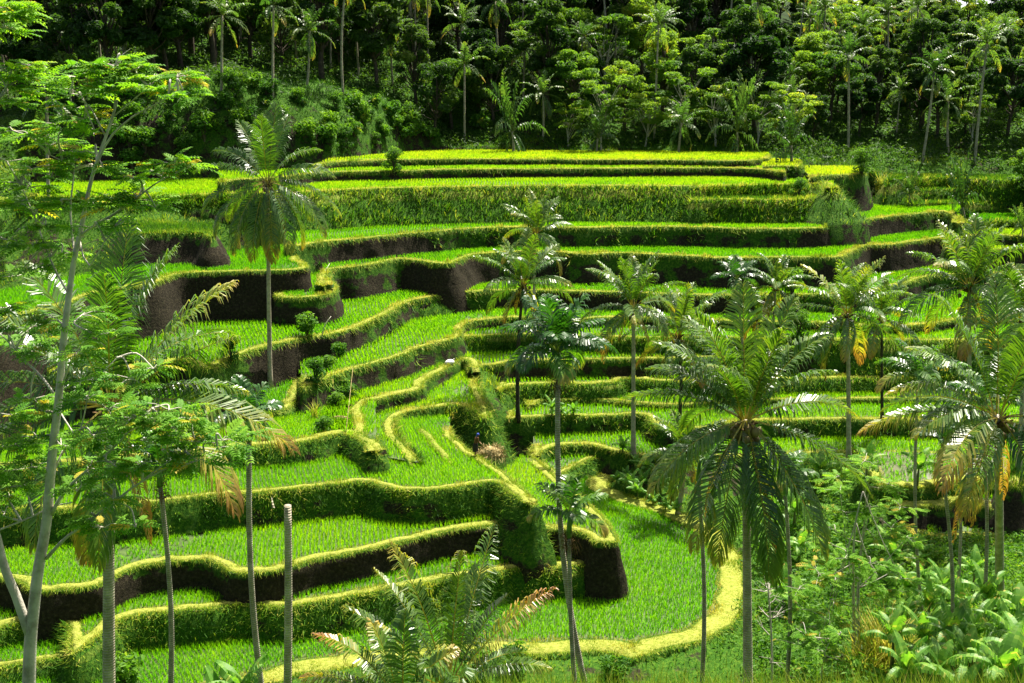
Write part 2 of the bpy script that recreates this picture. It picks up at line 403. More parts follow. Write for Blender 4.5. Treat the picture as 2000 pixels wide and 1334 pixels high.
T('W0', -26.2, [(1690,935),(1740,946),(1800,951),(1850,944),(1880,938),(1930,940),(2080,948)], batter=.5, veg=.9, kind='water', bund=1.1, back=4.)
T('W9', -25.3, [(1965,945),(1978,952),(1998,951),(2080,940)], batter=.3, veg=.1, kind='grass', bund=1.2, back=4.)
T('W2', -28.3, [(1735,1012),(1755,1030),(1790,1042),(1840,1052),(1900,1047),(2080,1060)], batter=.5, veg=.9, bund=.8, back=6., tint=.6, dens=.35)

# ------------------------------------------------------------------ height grid: which terrace owns each cell
GX0, GX1, GY0, GY1, GR = -90.0, 110.0, -6.0, 190.0, 0.25
NX, NY = int((GX1 - GX0) / GR) + 1, int((GY1 - GY0) / GR) + 1
OWN = np.full((NY, NX), -1, np.int16)
TERR.sort(key=lambda t: t.z)
gx = GX0 + np.arange(NX) * GR
for ti, t in enumerate(TERR):
    P = t.poly; Q = np.roll(P, -1, axis=0)
    j0 = max(0, int((P[:, 1].min() - GY0) / GR)); j1 = min(NY - 1, int((P[:, 1].max() - GY0) / GR) + 1)
    for j in range(j0, j1 + 1):
        y = GY0 + j * GR
        c = (P[:, 1] > y) != (Q[:, 1] > y)
        if not c.any(): continue
        xs = np.sort(P[c, 0] + (y - P[c, 1]) / (Q[c, 1] - P[c, 1]) * (Q[c, 0] - P[c, 0]))
        for a, b in zip(xs[0::2], xs[1::2]):
            ia, ib = int(math.ceil((a - GX0) / GR)), int((b - GX0) / GR)
            if ib >= 0 and ia < NX: OWN[j, max(0, ia):ib + 1] = ti
ZT = np.array([t.z for t in TERR])

# base ground on a 0.5 m grid: a little under the terraces, smooth banks between and around them
own2 = OWN[::2, ::2]
BY, BX = own2.shape
bx = GX0 + np.arange(BX) * .5; by = GY0 + np.arange(BY) * .5
fixed = own2 >= 0
Bz = np.where(fixed, ZT[np.clip(own2, 0, None)] - .1, 0.)
CTRL = []
def C(*p): CTRL.append(p)
for X in (-90, -60, -40, -25, -12, 0, 12, 25, 40, 60, 110):
    for Y in (-6, 5, 15, 25, 35):
        C(X, Y, -(1.85 if X > -5 else 2.2) - .585 * max(Y, 0))
for X in (-90, -60, -45, -30, -15, 0): C(X, 45, -28.6); C(X, 50, -31.3)
for q in [(6,45,-28.5),(10,46,-29.5),(8,51,-32),(2,50.5,-31.5),(14,52,-32.6),(17,50,-30.5),(12.5,58,-32.8),(14,64,-33),(13,70,-32.4),(16,76,-31.2),(12,78,-30.2),(19,60,-31),(21,68,-30),
          (15.5,46,-27),(19.7,41,-20.6),(25,43,-20),(32,46,-20.5),(45,46,-20.5),(22,50,-25),(27,54,-25),(34,55,-25),(45,56,-26),(26,61,-28.5),(36,62,-28.5),(60,50,-22),(90,50,-20),
          (22,76,-29),(24,80,-28.6),(38,83,-27.6),(48,80,-26.5),(60,70,-26),(90,75,-24),
          
          (-2.7,97,-22.8),(-2.3,93,-23.6),(-1.2,90,-24.6),(0.4,94,-25.2),(-1.7,99,-22.4)]: C(*q)
for px_, py_, z_ in [(945,905,-24.75),(962,897,-24.9),(975,870,-25.1),(990,885,-25.4),(1000,905,-25.8),(1005,850,-25.6),(970,845,-24.9),(990,825,-25.1),(1015,930,-26.3),(990,930,-25.5),(1030,870,-26.6),(1040,845,-26.8),(1000,800,-25.0),(975,790,-24.6)]:
    C(*U(px_, py_, z_))
# hillock on the left, its crest and its back; forest hill behind everything
for q in [
          (-20,178,2.0),(-32,176,4),(-45,175,6),(-60,174,6),(-90,170,7),
          (-9,172,-7.6),(0,168,-8.3),(10,168,-8.3),(20,167,-8.2),(30,166,-8.2),(38,165,-8.2),(45,164,-8.3),(52,160,-8.6),(60,152,-9.2),(70,148,-9.4),(90,146,-9),(110,146,-8),
          (-5,180,-3.5),(5,181,-3),(15,182,-2.5),(25,180,-3.5),(35,178,-4.5),(45,176,-6),(55,170,-7),(65,164,-7.5),(80,160,-6.5),(110,158,-5),
          (-30,190,9),(-60,190,12),(-90,190,13),(-10,190,3),(5,190,3),(20,190,3),(35,190,1),(50,190,-1.5),(65,190,-2),(80,190,-1),(110,190,0),
          (60,156,-9.3)]: C(*q)
for q in [(1620,370,-11),(1650,362,-10.9),(1690,362,-11),(1700,378,-11.6),(1660,385,-12),(1740,395,-13),(1758,412,-14.1),(1625,410,-13.2),(1690,415,-13.8)]: C(*U(*q))
for px_, yb, yc in [(40,366,250),(120,363,235),(200,360,208),(260,358,188),(320,356,172),(400,352,150),(440,348,141),(500,335,156),(560,322,176),(620,316,190),(680,312,187),(740,307,189),(790,303,204),(830,300,231),(855,298,258),(868,297,282)]:
    zb = -10.2 if px_ < 450 else -8.7
    B_ = U(px_, yb, zb); Q_ = D(px_, yc, B_[1] + 5.5)
    C(*B_); C(*Q_)
    h_ = Q_[2] - zb
    M_ = B_ + (Q_ - B_) * .5; C(M_[0], M_[1], zb + h_ * .62)
    C(Q_[0] * 1.03, Q_[1] + 4, Q_[2] + .3 * min(1, h_ / 6)); 
    if px_ < 800: C(Q_[0] * 1.06, Q_[1] + 9, Q_[2] + 1.2)
CT_ = np.array(CTRL, float)
gxx, gyy = np.meshgrid(bx, by)
un = ~fixed
pts = np.c_[gxx[un], gyy[un]]
num = np.zeros(len(pts)); den = np.zeros(len(pts))
for X, Y, Z in CTRL:
    w = 1 / ((pts[:, 0] - X) ** 2 + (pts[:, 1] - Y) ** 2 + .5) ** 1.7
    num += w * Z; den += w
Bz[un] = num / den
lock = fixed.copy()
for X, Y, Z in CTRL:
    i, j = int(round((X - GX0) / .5)), int(round((Y - GY0) / .5))
    if 0 <= i < BX and 0 <= j < BY and not fixed[j, i]:
        Bz[j, i] = Z
        lock[j, i] = True
for j in range(BY):                       # the far edge meets the hillside
    pass
def FAR(x, y):                             # the wooded hill behind
    e = np.interp(x, [-200, -90, -40, 0, 30, 60, 90, 120, 200], [16, 13, 9.5, 3, 2, -2, -1.5, -1, 0])
    s = np.interp(x, [-200, -60, 0, 40, 70, 95, 130, 200], [.50, .50, .42, .36, .26, .15, .08, .05])
    return float(e + s * (min(y, 300) - 190) * 1.0)
Bz[-1, :] = [FAR(x, 190.) for x in bx]; lock[-1, :] = True
for st in (16, 8, 4, 2, 1):                # coarse to fine relaxation
    lk = lock[::st, ::st]; zf = Bz[::st, ::st]
    if st > 1:                             # keep pins that fall between coarse nodes
        lk = lk.copy(); zf = zf.copy()
        jj, ii = np.nonzero(lock); cj, ci = np.minimum((jj + st // 2) // st, lk.shape[0] - 1), np.minimum((ii + st // 2) // st, lk.shape[1] - 1)
        lk[cj, ci] = True; zf[cj, ci] = Bz[jj, ii]
    z_ = zf.copy() if st == 16 else np.where(lk, zf, zi_)
    for it in range(250):
        A = np.pad(z_, 1, mode='edge')
        A = (A[:-2, 1:-1] + A[2:, 1:-1] + A[1:-1, :-2] + A[1:-1, 2:]) * .25
        z_ = np.where(lk, zf, A)
    if st > 1:
        h2 = Bz[::st // 2, ::st // 2].shape
        jy = np.minimum(np.arange(h2[0]) / 2, z_.shape[0] - 1); ix = np.minimum(np.arange(h2[1]) / 2, z_.shape[1] - 1)
        j0 = jy.astype(int); i0 = ix.astype(int); j1 = np.minimum(j0 + 1, z_.shape[0] - 1); i1 = np.minimum(i0 + 1, z_.shape[1] - 1)
        fy = (jy - j0)[:, None]; fx = (ix - i0)[None]
        zi_ = (z_[j0][:, i0] * (1 - fx) + z_[j0][:, i1] * fx) * (1 - fy) + (z_[j1][:, i0] * (1 - fx) + z_[j1][:, i1] * fx) * fy
Bz = z_
# soften the locked pins, then roughen
for it in range(6):
    A = Bz.copy()
    A[1:-1, 1:-1] = (Bz[:-2, 1:-1] + Bz[2:, 1:-1] + Bz[1:-1, :-2] + Bz[1:-1, 2:]) * .25
    Bz = np.where(fixed, Bz, A)
rough = (fbm(np.c_[gxx.ravel(), gyy.ravel()], .35, 11, 4).reshape(Bz.shape) - .5)
Bz = np.where(un, Bz + rough * .7 * np.clip((190 - gyy) / 6, 0, 1), Bz)
BASE = Bz.copy()                           # walkable height of the open ground
low = np.where(fixed, ZT[np.clip(own2, 0, None)] - .9, Bz)
m = low.copy()
for dy in (-1, 0, 1):
    for dx in (-1, 0, 1):
        s = np.roll(np.roll(low, dy, 0), dx, 1)
        sf = np.roll(np.roll(fixed, dy, 0), dx, 1)
        m = np.where(sf, np.minimum(m, s), m)
    
GROUND_Z = np.where(fixed, m, np.minimum(Bz, np.where(m < Bz - .2, Bz, Bz)))
BASE = np.where(fixed, ZT[np.clip(own2, 0, None)], Bz)

def HT(x, y):                              # ground height anywhere
    i = min(max(int(round((x - GX0) / GR)), 0), NX - 1); j = min(max(int(round((y - GY0) / GR)), 0), NY - 1)
    if y > GY1 - .6 or x < GX0 + .6 or x > GX1 - .6: return FAR(x, y)
    o = OWN[j, i]
    if o >= 0: return ZT[o]
    return float(BASE[min(j // 2, BY - 1), min(i // 2, BX - 1)])

def hit(px, py, d0=20., d1=330.):          # first ground point on the ray of a photograph pixel
    d = ray(px, py); d = d / d[1]
    s = d0
    while s < d1:
        p = d * s
        if HT(p[0], p[1]) >= p[2]: return np.array((p[0], p[1], HT(p[0], p[1])))
        s += .15
    return d * d1

# ground mesh
idx = np.arange(BY * BX).reshape(BY, BX)
F = np.stack([idx[:-1, :-1], idx[:-1, 1:], idx[1:, 1:], idx[1:, :-1]], -1).reshape(-1, 4)
V = np.c_[gxx.ravel(), gyy.ravel(), GROUND_Z.ravel()]
vegg = .75 + .9 * (fbm(V[:, :2], .15, 21) - .5) - .35 * (V[:, 1] > 128) * (np.gradient(GROUND_Z, .5)[0].ravel() > 1.1)
far_m = V[:, 1] > 128
g = link("ground", mesh("ground", V, F, [M_EARTH], None, {"veg": vegg}, True))
tag(g, kind="structure")
hx = np.arange(-420, 421, 6.); hy = np.r_[np.arange(189, 300, 5.), np.arange(300, 900, 40.)]
hxx, hyy = np.meshgrid(hx, hy)
hz = np.array([FAR(x, y) for x, y in zip(hxx.ravel(), hyy.ravel())])
hz += (fbm(np.c_[hxx.ravel(), hyy.ravel()], .06, 31) - .5) * 2 * np.clip((hyy.ravel() - 195) / 20, 0, 1) - np.where(hyy.ravel() < 190, .3, 0)
idx = np.arange(hxx.size).reshape(hxx.shape)
F = np.stack([idx[:-1, :-1], idx[:-1, 1:], idx[1:, 1:], idx[1:, :-1]], -1).reshape(-1, 4)
tag(link("hillside", mesh("hillside", np.c_[hxx.ravel(), hyy.ravel(), hz], F, [M_FLOOR], None, None, True)), kind="structure")

# ------------------------------------------------------------------ terrace meshes
for t in TERR:
    P, N, z = t.P, t.N, t.z
    k = len(P)
    # drop of the wall: level of whatever lies just outside
    drop = []
    for p, n in zip(P, N):
        q = p + n * (.5)
        drop.append(z - HT(q[0], q[1]))
    drop = np.clip(np.array(drop), .25, 7.)
    from_ = drop.copy()
    for i in range(k):
        from_[i] = drop[max(0, i - 3):i + 4].max()
    h = from_ + .5
    bw = t.bund
    prof = [(-bw - .10, -.30, 1.2), (-bw + .03, -.04, 1.6), (-bw * .78, .04, 2), (-bw * .4, .07, 2), (-.16, .03, 2), (.02, -.10, 1.5)]
    e_ = np.minimum(np.arange(k), np.arange(k)[::-1]) * np.linalg.norm(P[1] - P[0])
    fade = np.clip(1 - e_ / 1.2, 0, 1) ** 2 * .45
    rows = []
    veg = []
    wv = .7 + .6 * fbm(np.c_[P, np.full(k, z)], .55, 43)
    p3 = np.c_[P, np.full(k, z)]
    lump = fbm(p3, 1.1, 41) - .5
    for s, dz, vg in prof:
        rows.append(np.c_[P + N * s * wv[:, None] + N * (lump * .25)[:, None], z + dz - fade + ((noise(p3, 2.3, int(50 + s * 10)) - .5) * .10 + (fbm(p3, .5, 47) - .5) * .16) * (1 if dz > -.2 else 0)])
        veg.append(np.full(k, .75 + max(t.straw, .0) if vg >= 1.7 else .8))
    nw = 8
    for w in range(1, nw + 1):
        f = w / nw
        zz = -h * f
        off = .04 + t.batter * h * f + t.ruff * (fbm(np.c_[P, z + zz], .9, 61) - .5) * min(1, h.mean()) * (1 if w < nw else .3)
        bulge = .10 * math.sin(min(1, f * 1.2) * math.pi) * (t.veg > .5)
        rows.append(np.c_[P + N * (off + bulge)[:, None], z + zz])
        veg.append(t.veg + .12 + .30 * (f < .3) - .45 * (f > .8) + .5 * (fbm(p3, .35, 71) - .5))
    if t.bare:                             # stretches of open soil
        bx_, _ = project(np.c_[P, np.full(k, z)])
        bm = np.zeros(k)
        for a_, b_ in t.bare: bm = np.maximum(bm, np.clip(np.minimum(bx_ - a_, b_ - bx_) / 15 + .5, 0, 1))
        for w in range(len(prof), len(veg)): veg[w] = veg[w] - bm * (.75 if w > len(prof) else .4)
        t.bm = bm
    else: t.bm = np.zeros(k)
    R = np.array(rows)                     # rows x k x 3
    for i in range(k):                     # the foot always reaches the ground
        R[-1, i, 2] = min(R[-1, i, 2], HT(R[-1, i, 0], R[-1, i, 1]) - .25)
    nr = len(R)
    V = [R.reshape(-1, 3)]
    ii = np.arange(nr * k).reshape(nr, k)
    Fq = np.stack([ii[:-1, :-1], ii[1:, :-1], ii[1:, 1:], ii[:-1, 1:]], -1).reshape(-1, 4)
    faces = [tuple(q) for q in Fq.tolist()]
    midx = [0] * len(faces)
    veg = np.concatenate(veg)
    base = nr * k
    poly = t.poly
    V.append(np.c_[poly, np.full(len(poly), z - .12)])
    tri = tessellate_polygon([[Vector((a, b, 0)) for a, b in poly]])
    for a in tri:
        faces.append(tuple(base + i for i in a)); midx.append(1)
    veg = np.r_[veg, np.full(len(poly), .8)]
    Va = np.vstack(V)
    # triangles must face up
    fixedf = []
    for f_, mi in zip(faces, midx):
        if mi == 1:
            a, b, c = (Va[i] for i in f_)
            if (b[0] - a[0]) * (c[1] - a[1]) - (b[1] - a[1]) * (c[0] - a[0]) < 0: f_ = f_[::-1]
        fixedf.append(f_)
    field = {'rice': M_MUD, 'grass': M_EARTH, 'water': M_WATER}[t.kind]
    o = link("rice_terrace", mesh("rice_terrace", Va, fixedf, [M_EARTH, field], midx, {"veg": veg}, True))
    tag(o, kind="structure")
    t.drop = from_
# ------------------------------------------------------------------ blades: rice in rows, grass on bunds and banks
def blades(base, height, lean, width, nrm_az, tint):
    """one bent blade (3 triangles as a quad and a tip) per base point; all arrays length n"""
    n = len(base)
    az = nrm_az
    side = np.c_[np.cos(az), np.sin(az), np.zeros(n)] * (width / 2)[:, None]
    out = np.c_[-np.sin(az), np.cos(az), np.zeros(n)]
    midp = base + out * (lean * .35)[:, None] + np.c_[np.zeros(n), np.zeros(n), height * .62]
    tip = base + out * lean[:, None] + np.c_[np.zeros(n), np.zeros(n), height]
    V = np.stack([base - side, base + side, midp + side * .8, midp - side * .8, tip], 1).reshape(-1, 3)
    b = np.arange(n)[:, None] * 5
    F4 = np.concatenate([b + 0, b + 1, b + 2, b + 3], 1)
    F3 = np.concatenate([b + 3, b + 2, b + 4], 1)
    return V, F4, F3, np.repeat(tint, 5)

def blade_object(name, parts, mat, label, cat=None):
    V = np.vstack([p[0] for p in parts]); off = np.cumsum([0] + [len(p[0]) for p in parts[:-1]])
    F4 = np.vstack([p[1] + o for p, o in zip(parts, off)]); F3 = np.vstack([p[2] + o for p, o in zip(parts, off)])
    tint = np.concatenate([p[3] for p in parts])
    me = bpy.data.meshes.new(name)
    me.vertices.add(len(V)); me.vertices.foreach_set("co", V.astype(np.float32).ravel())
    lv = np.r_[F4.ravel(), F3.ravel()].astype(np.int32)
    me.loops.add(len(lv)); me.loops.foreach_set("vertex_index", lv)
    ls = np.r_[np.arange(len(F4)) * 4, len(F4) * 4 + np.arange(len(F3)) * 3].astype(np.int32)
    me.polygons.add(len(ls)); me.polygons.foreach_set("loop_start", ls)
    me.materials.append(mat)
    at = me.attributes.new("tint", 'FLOAT', 'POINT'); at.data.foreach_set("value", tint.astype(np.float32))
    me.update(calc_edges=True)
    o = link(name, me); tag(o, label, cat, kind="stuff")
    return o

def inframe(P, m=40):
    x, y = project(P)
    return (x > -m) & (x < 2000 + m) & (y > -m) & (y < 1334 + m)

rice = []; grass = []
RG = np.random.RandomState(11)
for ti, t in enumerate(TERR):
    P = t.P; z = t.z
    dist = float(np.median(P[:, 1]))
    if t.kind in ('rice', 'water'):
        sp = .255 if dist < 72 else .28 if dist < 95 else .31 if dist < 122 else .36
        if t.kind == 'water': t.dens = .45
        pts = t.poly
        x0, y0 = pts.min(0); x1, y1 = pts.max(0)
        # rows follow the lip
        e = P[-1] - P[0]; ang = math.atan2(e[1], e[0]) * .6
        w = max(x1 - x0, y1 - y0) * 1.5
        g1 = np.arange(-w / 2, w / 2, sp)
        A, B = np.meshgrid(g1, g1)
        B = B.ravel() + RG.uniform(-.3, .3, B.size) * sp; A = A.ravel() + RG.uniform(-.10, .10, A.size) * sp + np.sin(B * .35) * .25
        cx, cy = (x0 + x1) / 2, (y0 + y1) / 2
        X = cx + A * math.cos(ang) - B * math.sin(ang); Y = cy + A * math.sin(ang) + B * math.cos(ang)
        ok = (X > x0) & (X < x1) & (Y > y0) & (Y < y1) & (Y < GY1 - 1) & (Y > GY0)
        X, Y = X[ok], Y[ok]
        i = np.clip(np.round((X - GX0) / GR).astype(int), 0, NX - 1); j = np.clip(np.round((Y - GY0) / GR).astype(int), 0, NY - 1)
        ok = OWN[j, i] == ti; X, Y = X[ok], Y[ok]
        if len(X):
            ok = inframe(np.c_[X, Y, np.full(len(X), z)], 30); X, Y = X[ok], Y[ok]
        if not len(X): continue
        # distance to the bund
        dmin = np.full(len(X), 1e9)
        for a in range(0, len(P), 2):
            dmin = np.minimum(dmin, (X - P[a, 0]) ** 2 + (Y - P[a, 1]) ** 2)
        dmin = np.sqrt(dmin)
        ok = dmin > t.bund + .05
        if t.dens < 1: ok &= RG.rand(len(X)) < t.dens
        patch = fbm(np.c_[X, Y], .25, 81)
        ok &= ~((patch < .27) & (RG.rand(len(X)) < .5))
        X, Y, patch = X[ok], Y[ok], patch[ok]
        n = len(X)
        nb = 10 if dist < 80 else 7
        hb = .42 if dist < 80 else .45
        Xb = np.repeat(X, nb) + RG.normal(0, .042, n * nb); Yb = np.repeat(Y, nb) + RG.normal(0, .042, n * nb)
        base = np.c_[Xb, Yb, np.full(n * nb, z - .1)]
        hh = hb * RG.uniform(.7, 1.15, n * nb) * np.repeat(.85 + .4 * (patch - .5) + .0, nb)
        ln = RG.uniform(.04, .24, n * nb)
        wd = RG.uniform(.022, .04, n * nb) * (1 if dist < 75 else 1.3 if dist < 100 else 1.7)
        tn = np.clip(t.tint + np.repeat((patch - .5) * .35, nb) + RG.normal(0, .10, n * nb), 0, 1)
        rice.append(blades(base, hh, ln, wd, RG.uniform(0, 2 * math.pi, n * nb), tn))
    # grass on the bund and hanging over the wall
    seg = np.linalg.norm(np.diff(P, axis=0), axis=1); L = seg.sum()
    cum = np.r_[0, np.cumsum(seg)]
    near = 1.0 if dist < 75 else .7 if dist < 100 else .45
    big = 1.0 if dist < 75 else 1.35 if dist < 100 else 1.8
    def along(n):
        global RS_
        s = RG.uniform(0, L, n); RS_ = s
        return np.stack([np.interp(s, cum, P[:, 0]), np.interp(s, cum, P[:, 1])], 1), np.stack([np.interp(s, cum, t.N[:, 0]), np.interp(s, cum, t.N[:, 1])], 1), np.interp(s, cum, t.drop)
    n = int(L * (t.bund + .1) * 210 * near)
    p, nn, dr = along(n)
    off = RG.uniform(-t.bund - .08, .06, n)
    q = p + nn * off[:, None]
    base = np.c_[q, np.full(n, z - .03)]
    ok = inframe(base)
    pat = fbm(base, .5, 91)
    tn = np.clip(.49 + t.straw * .27 + (pat - .5) * .8 + RG.normal(0, .12, n), 0, .97)
    tall_ = np.clip((fbm(base, .9, 93) - .52) * 4, 0, 1)
    grass.append(blades(base[ok], (RG.uniform(.05, .14, n) * (1 + 1.6 * tall_))[ok] * big, RG.uniform(.03, .16, n)[ok] * big, RG.uniform(.02, .035, n)[ok] * big, RG.uniform(0, 6.28, n)[ok], tn[ok]))
    # fringe hanging over the lip: leans outwards
    n = int(L * 60 * near)
    p, nn, dr = along(n)
    off = RG.uniform(-.1, .12, n)
    base = np.c_[p + nn * off[:, None], np.full(n, z + .02)]
    ok = inframe(base)
    az = np.arctan2(nn[:, 1], nn[:, 0]) - math.pi / 2 + RG.normal(0, .5, n)
    tn = np.clip(.5 + t.straw * .15 + RG.normal(0, .14, n), 0, 1)
    grass.append(blades(base[ok], RG.uniform(-.38, .12, n)[ok] * big, RG.uniform(.08, .30, n)[ok] * big, RG.uniform(.02, .035, n)[ok] * big, az[ok], tn[ok]))
    # grass on the wall face
    n = int((L * t.drop.mean() * (1 + t.batter)) * 62 * near * max(.08, t.veg))
    if n:
        p, nn, dr = along(n)
        f = RG.uniform(0, 1, n) ** 1.2
        keep = fbm(np.c_[p, f * 3 + z], .45, 95) + (t.veg - .5) * .9 - (f > .85) * .25 - .8 * np.interp(RS_, cum, t.bm) > .45
        p, nn, dr, f = p[keep], nn[keep], dr[keep], f[keep]; n = len(p)
        hgt = dr * f
        base = np.c_[p + nn * (.05 + t.batter * hgt)[:, None], z - hgt]
        ok = inframe(base)
        az = np.arctan2(nn[:, 1], nn[:, 0]) - math.pi / 2 + RG.normal(0, .7, n)
        pat = fbm(base, .6, 99)
        tn = np.clip(.30 + (pat - .5) * 1.0 + (f < .2) * .22 + RG.normal(0, .17, n), 0, 1)
        grass.append(blades(base[ok], RG.uniform(-.35, .45, n)[ok] * big, RG.uniform(.15, .62, n)[ok] * big, RG.uniform(.028, .06, n)[ok] * big, az[ok], tn[ok]))

# grass on the open ground between and in front of the terraces
n = 260000
xy = np.c_[RG.uniform(-60, 75, n), RG.uniform(22, 172, n)]
i = np.round((xy[:, 0] - GX0) / GR).astype(int); j = np.round((xy[:, 1] - GY0) / GR).astype(int)
ok = OWN[j, i] < 0
xy = xy[ok]; i = i[ok]; j = j[ok]
zz = BASE[np.minimum(j // 2, BY - 1), np.minimum(i // 2, BX - 1)]
base = np.c_[xy, zz - .03]
ok = inframe(base)
base = base[ok]; n = len(base)
dd = base[:, 1]
big = np.where(dd < 50, 1.0, np.where(dd < 90, 1.5, 2.4))
pat = fbm(base, .22, 101)
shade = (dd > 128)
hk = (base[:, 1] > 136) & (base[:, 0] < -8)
tn = np.clip(.42 + (pat - .5) * 1.1 + RG.normal(0, .1, n) - shade * .18 - hk * .20, 0, 1)  # shade put into the blade tint: far grass darker, hillock darker still
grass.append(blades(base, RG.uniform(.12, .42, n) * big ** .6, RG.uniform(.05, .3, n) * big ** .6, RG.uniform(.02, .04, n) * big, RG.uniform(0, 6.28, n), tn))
# grassed terrace tops
for ti, t in enumerate(TERR):
    if t.kind != 'grass': continue
    jj, ii = np.nonzero(OWN == ti); n = len(jj) * 5
    if not n: continue
    q = RG.randint(0, len(jj), n)
    base = np.c_[GX0 + (ii[q] + RG.uniform(-.5, .5, n)) * GR, GY0 + (jj[q] + RG.uniform(-.5, .5, n)) * GR, np.full(n, t.z - .14)]
    base = base[inframe(base)]; n = len(base)
    pat = fbm(base, .35, 103)
    grass.append(blades(base, RG.uniform(.12, .45, n) * 1.3, RG.uniform(.05, .3, n), RG.uniform(.03, .06, n) * 1.4, RG.uniform(0, 6.28, n), np.clip(.36 + t.straw * .12 + (pat - .5) * .9 + RG.normal(0, .1, n), 0, 1)))
# a low bund curving between two strips of the paddy where the person stands
Q = resample(np.array([U(x, y, -24.5) for x, y in catmull([(826,842),(835,853),(848,868),(862,884),(872,895),(884,905)], 6)]), .25)
f_ = np.linspace(0, 1, len(Q)); Q[:, 2] = -24.62 - .2 * np.clip((f_ - .8) / .2, 0, 1)
Q[:, :2] += (np.c_[noise(Q, .9, 3), noise(Q, .9, 4)] - .5) * .35
mbq = MB().tube(Q, .24 + .16 * noise(Q, 1.4, 9), 10)
meq = mbq.data("bund", [M_EARTH], True)
at = meq.attributes.new("veg", 'FLOAT', 'POINT'); at.data.foreach_set("value", np.full(len(meq.vertices), 1.5, np.float32))
tag(link("bund", meq), kind="structure")
n = 1500
k_ = RG.randint(0, len(Q), n)
base = Q[k_] + np.c_[RG.normal(0, .17, n), RG.normal(0, .17, n), np.full(n, .12)]
grass.append(blades(base, RG.uniform(.08, .3, n), RG.uniform(.03, .2, n), RG.uniform(.02, .04, n), RG.uniform(0, 6.28, n), np.clip(.62 + RG.normal(0, .15, n), 0, 1)))
blade_object("rice_plants", rice, M_RICE, "bright green young rice standing in the terraced paddies", "rice")
blade_object("bank_grass", grass, M_GRASS, "short yellow-green grass on the bunds and banks of the terraces", "grass")
# ------------------------------------------------------------------ palms
M_FROND = leafmat("coconut_frond_leaf", [(0, (.016, .055, .010)), (.3, (.040, .110, .014)), (.55, (.11, .20, .02)), (.8, (.36, .31, .05)), (1, (.30, .16, .055))], rough=.36, spec=.85, transl=.38, tcol=(1.8, 1.9, .45))
M_ARECA = leafmat("areca_leaf", [(0, (.012, .05, .006)), (.4, (.032, .11, .010)), (.7, (.12, .23, .018)), (1, (.34, .26, .06))], rough=.36, spec=.6, transl=.34, tcol=(1.8, 2.1, .6))
M_FARPALM = leafmat("far_palm_leaf", [(0, (.03, .075, .02)), (.5, (.07, .14, .03)), (.8, (.17, .21, .04)), (1, (.36, .25, .05))], rough=.45, spec=.4, transl=.36, tcol=(1.7, 2.0, .7), vary=.25)
M_STALK = solid("frond_stalk", [(.3, (.16, .15, .03)), (.7, (.26, .22, .06))], 3, 2, .5, .4)

def trunkmat(name, a, b, ring=16., dark=.35):
    m, N, L, out = newmat(name)
    tc = N.new("ShaderNodeTexCoord")
    wv = N.new("ShaderNodeTexWave"); wv.wave_type = 'BANDS'; wv.bands_direction = 'Z'
    wv.inputs["Scale"].default_value = ring / 6.28; wv.inputs["Distortion"].default_value = 2.5; wv.inputs["Detail"].default_value = 3
    L.new(tc.outputs["Object"], wv.inputs["Vector"])
    n = nz(N, L, 2.2, 6, .7)
    base = ramp(N, [(.3, tuple(c * .55 for c in a)), (.5, a), (.72, b)], n, L)
    rg = ramp(N, [(.0, (dark,) * 3), (.25, (1, 1, 1))], wv.outputs["Fac"], L)
    mx = N.new("ShaderNodeMixRGB"); mx.blend_type = 'MULTIPLY'; mx.inputs[0].default_value = .65
    L.new(base, mx.inputs[1]); L.new(rg, mx.inputs[2])
    p = N.new("ShaderNodeBsdfPrincipled"); L.new(mx.outputs[0], p.inputs["Base Color"]); p.inputs["Roughness"].default_value = .85
    p.inputs["Specular IOR Level"].default_value = .2
    bm = N.new("ShaderNodeBump"); bm.inputs["Strength"].default_value = .6; bm.inputs["Distance"].default_value = .03
    L.new(wv.outputs["Fac"], bm.inputs["Height"]); L.new(bm.outputs[0], p.inputs["Normal"])
    L.new(p.outputs[0], out.inputs[0])
    return m
M_PTRUNK = trunkmat("palm_trunk_bark", (.40, .35, .26), (.62, .55, .43), 19., .62)
M_DTRUNK = trunkmat("dark_palm_bark", (.05, .042, .032), (.12, .10, .075))
M_ATRUNK = trunkmat("areca_bark", (.32, .29, .22), (.52, .48, .40), 22., .4)
M_SHAFT = solid("green_crownshaft", [(.3, (.05, .14, .02)), (.7, (.12, .24, .03))], 2, 3, .4, .5)
M_NUT = solid("coconut_husk", [(.3, (.10, .085, .02)), (.6, (.20, .15, .05)), (.8, (.28, .17, .06))], 4, 3, .6, .4)
M_DRY = solid("dry_palm_fibre", [(.3, (.06, .035, .015)), (.6, (.16, .10, .045)), (.8, (.26, .18, .08))], 9, 4, .9, .1)

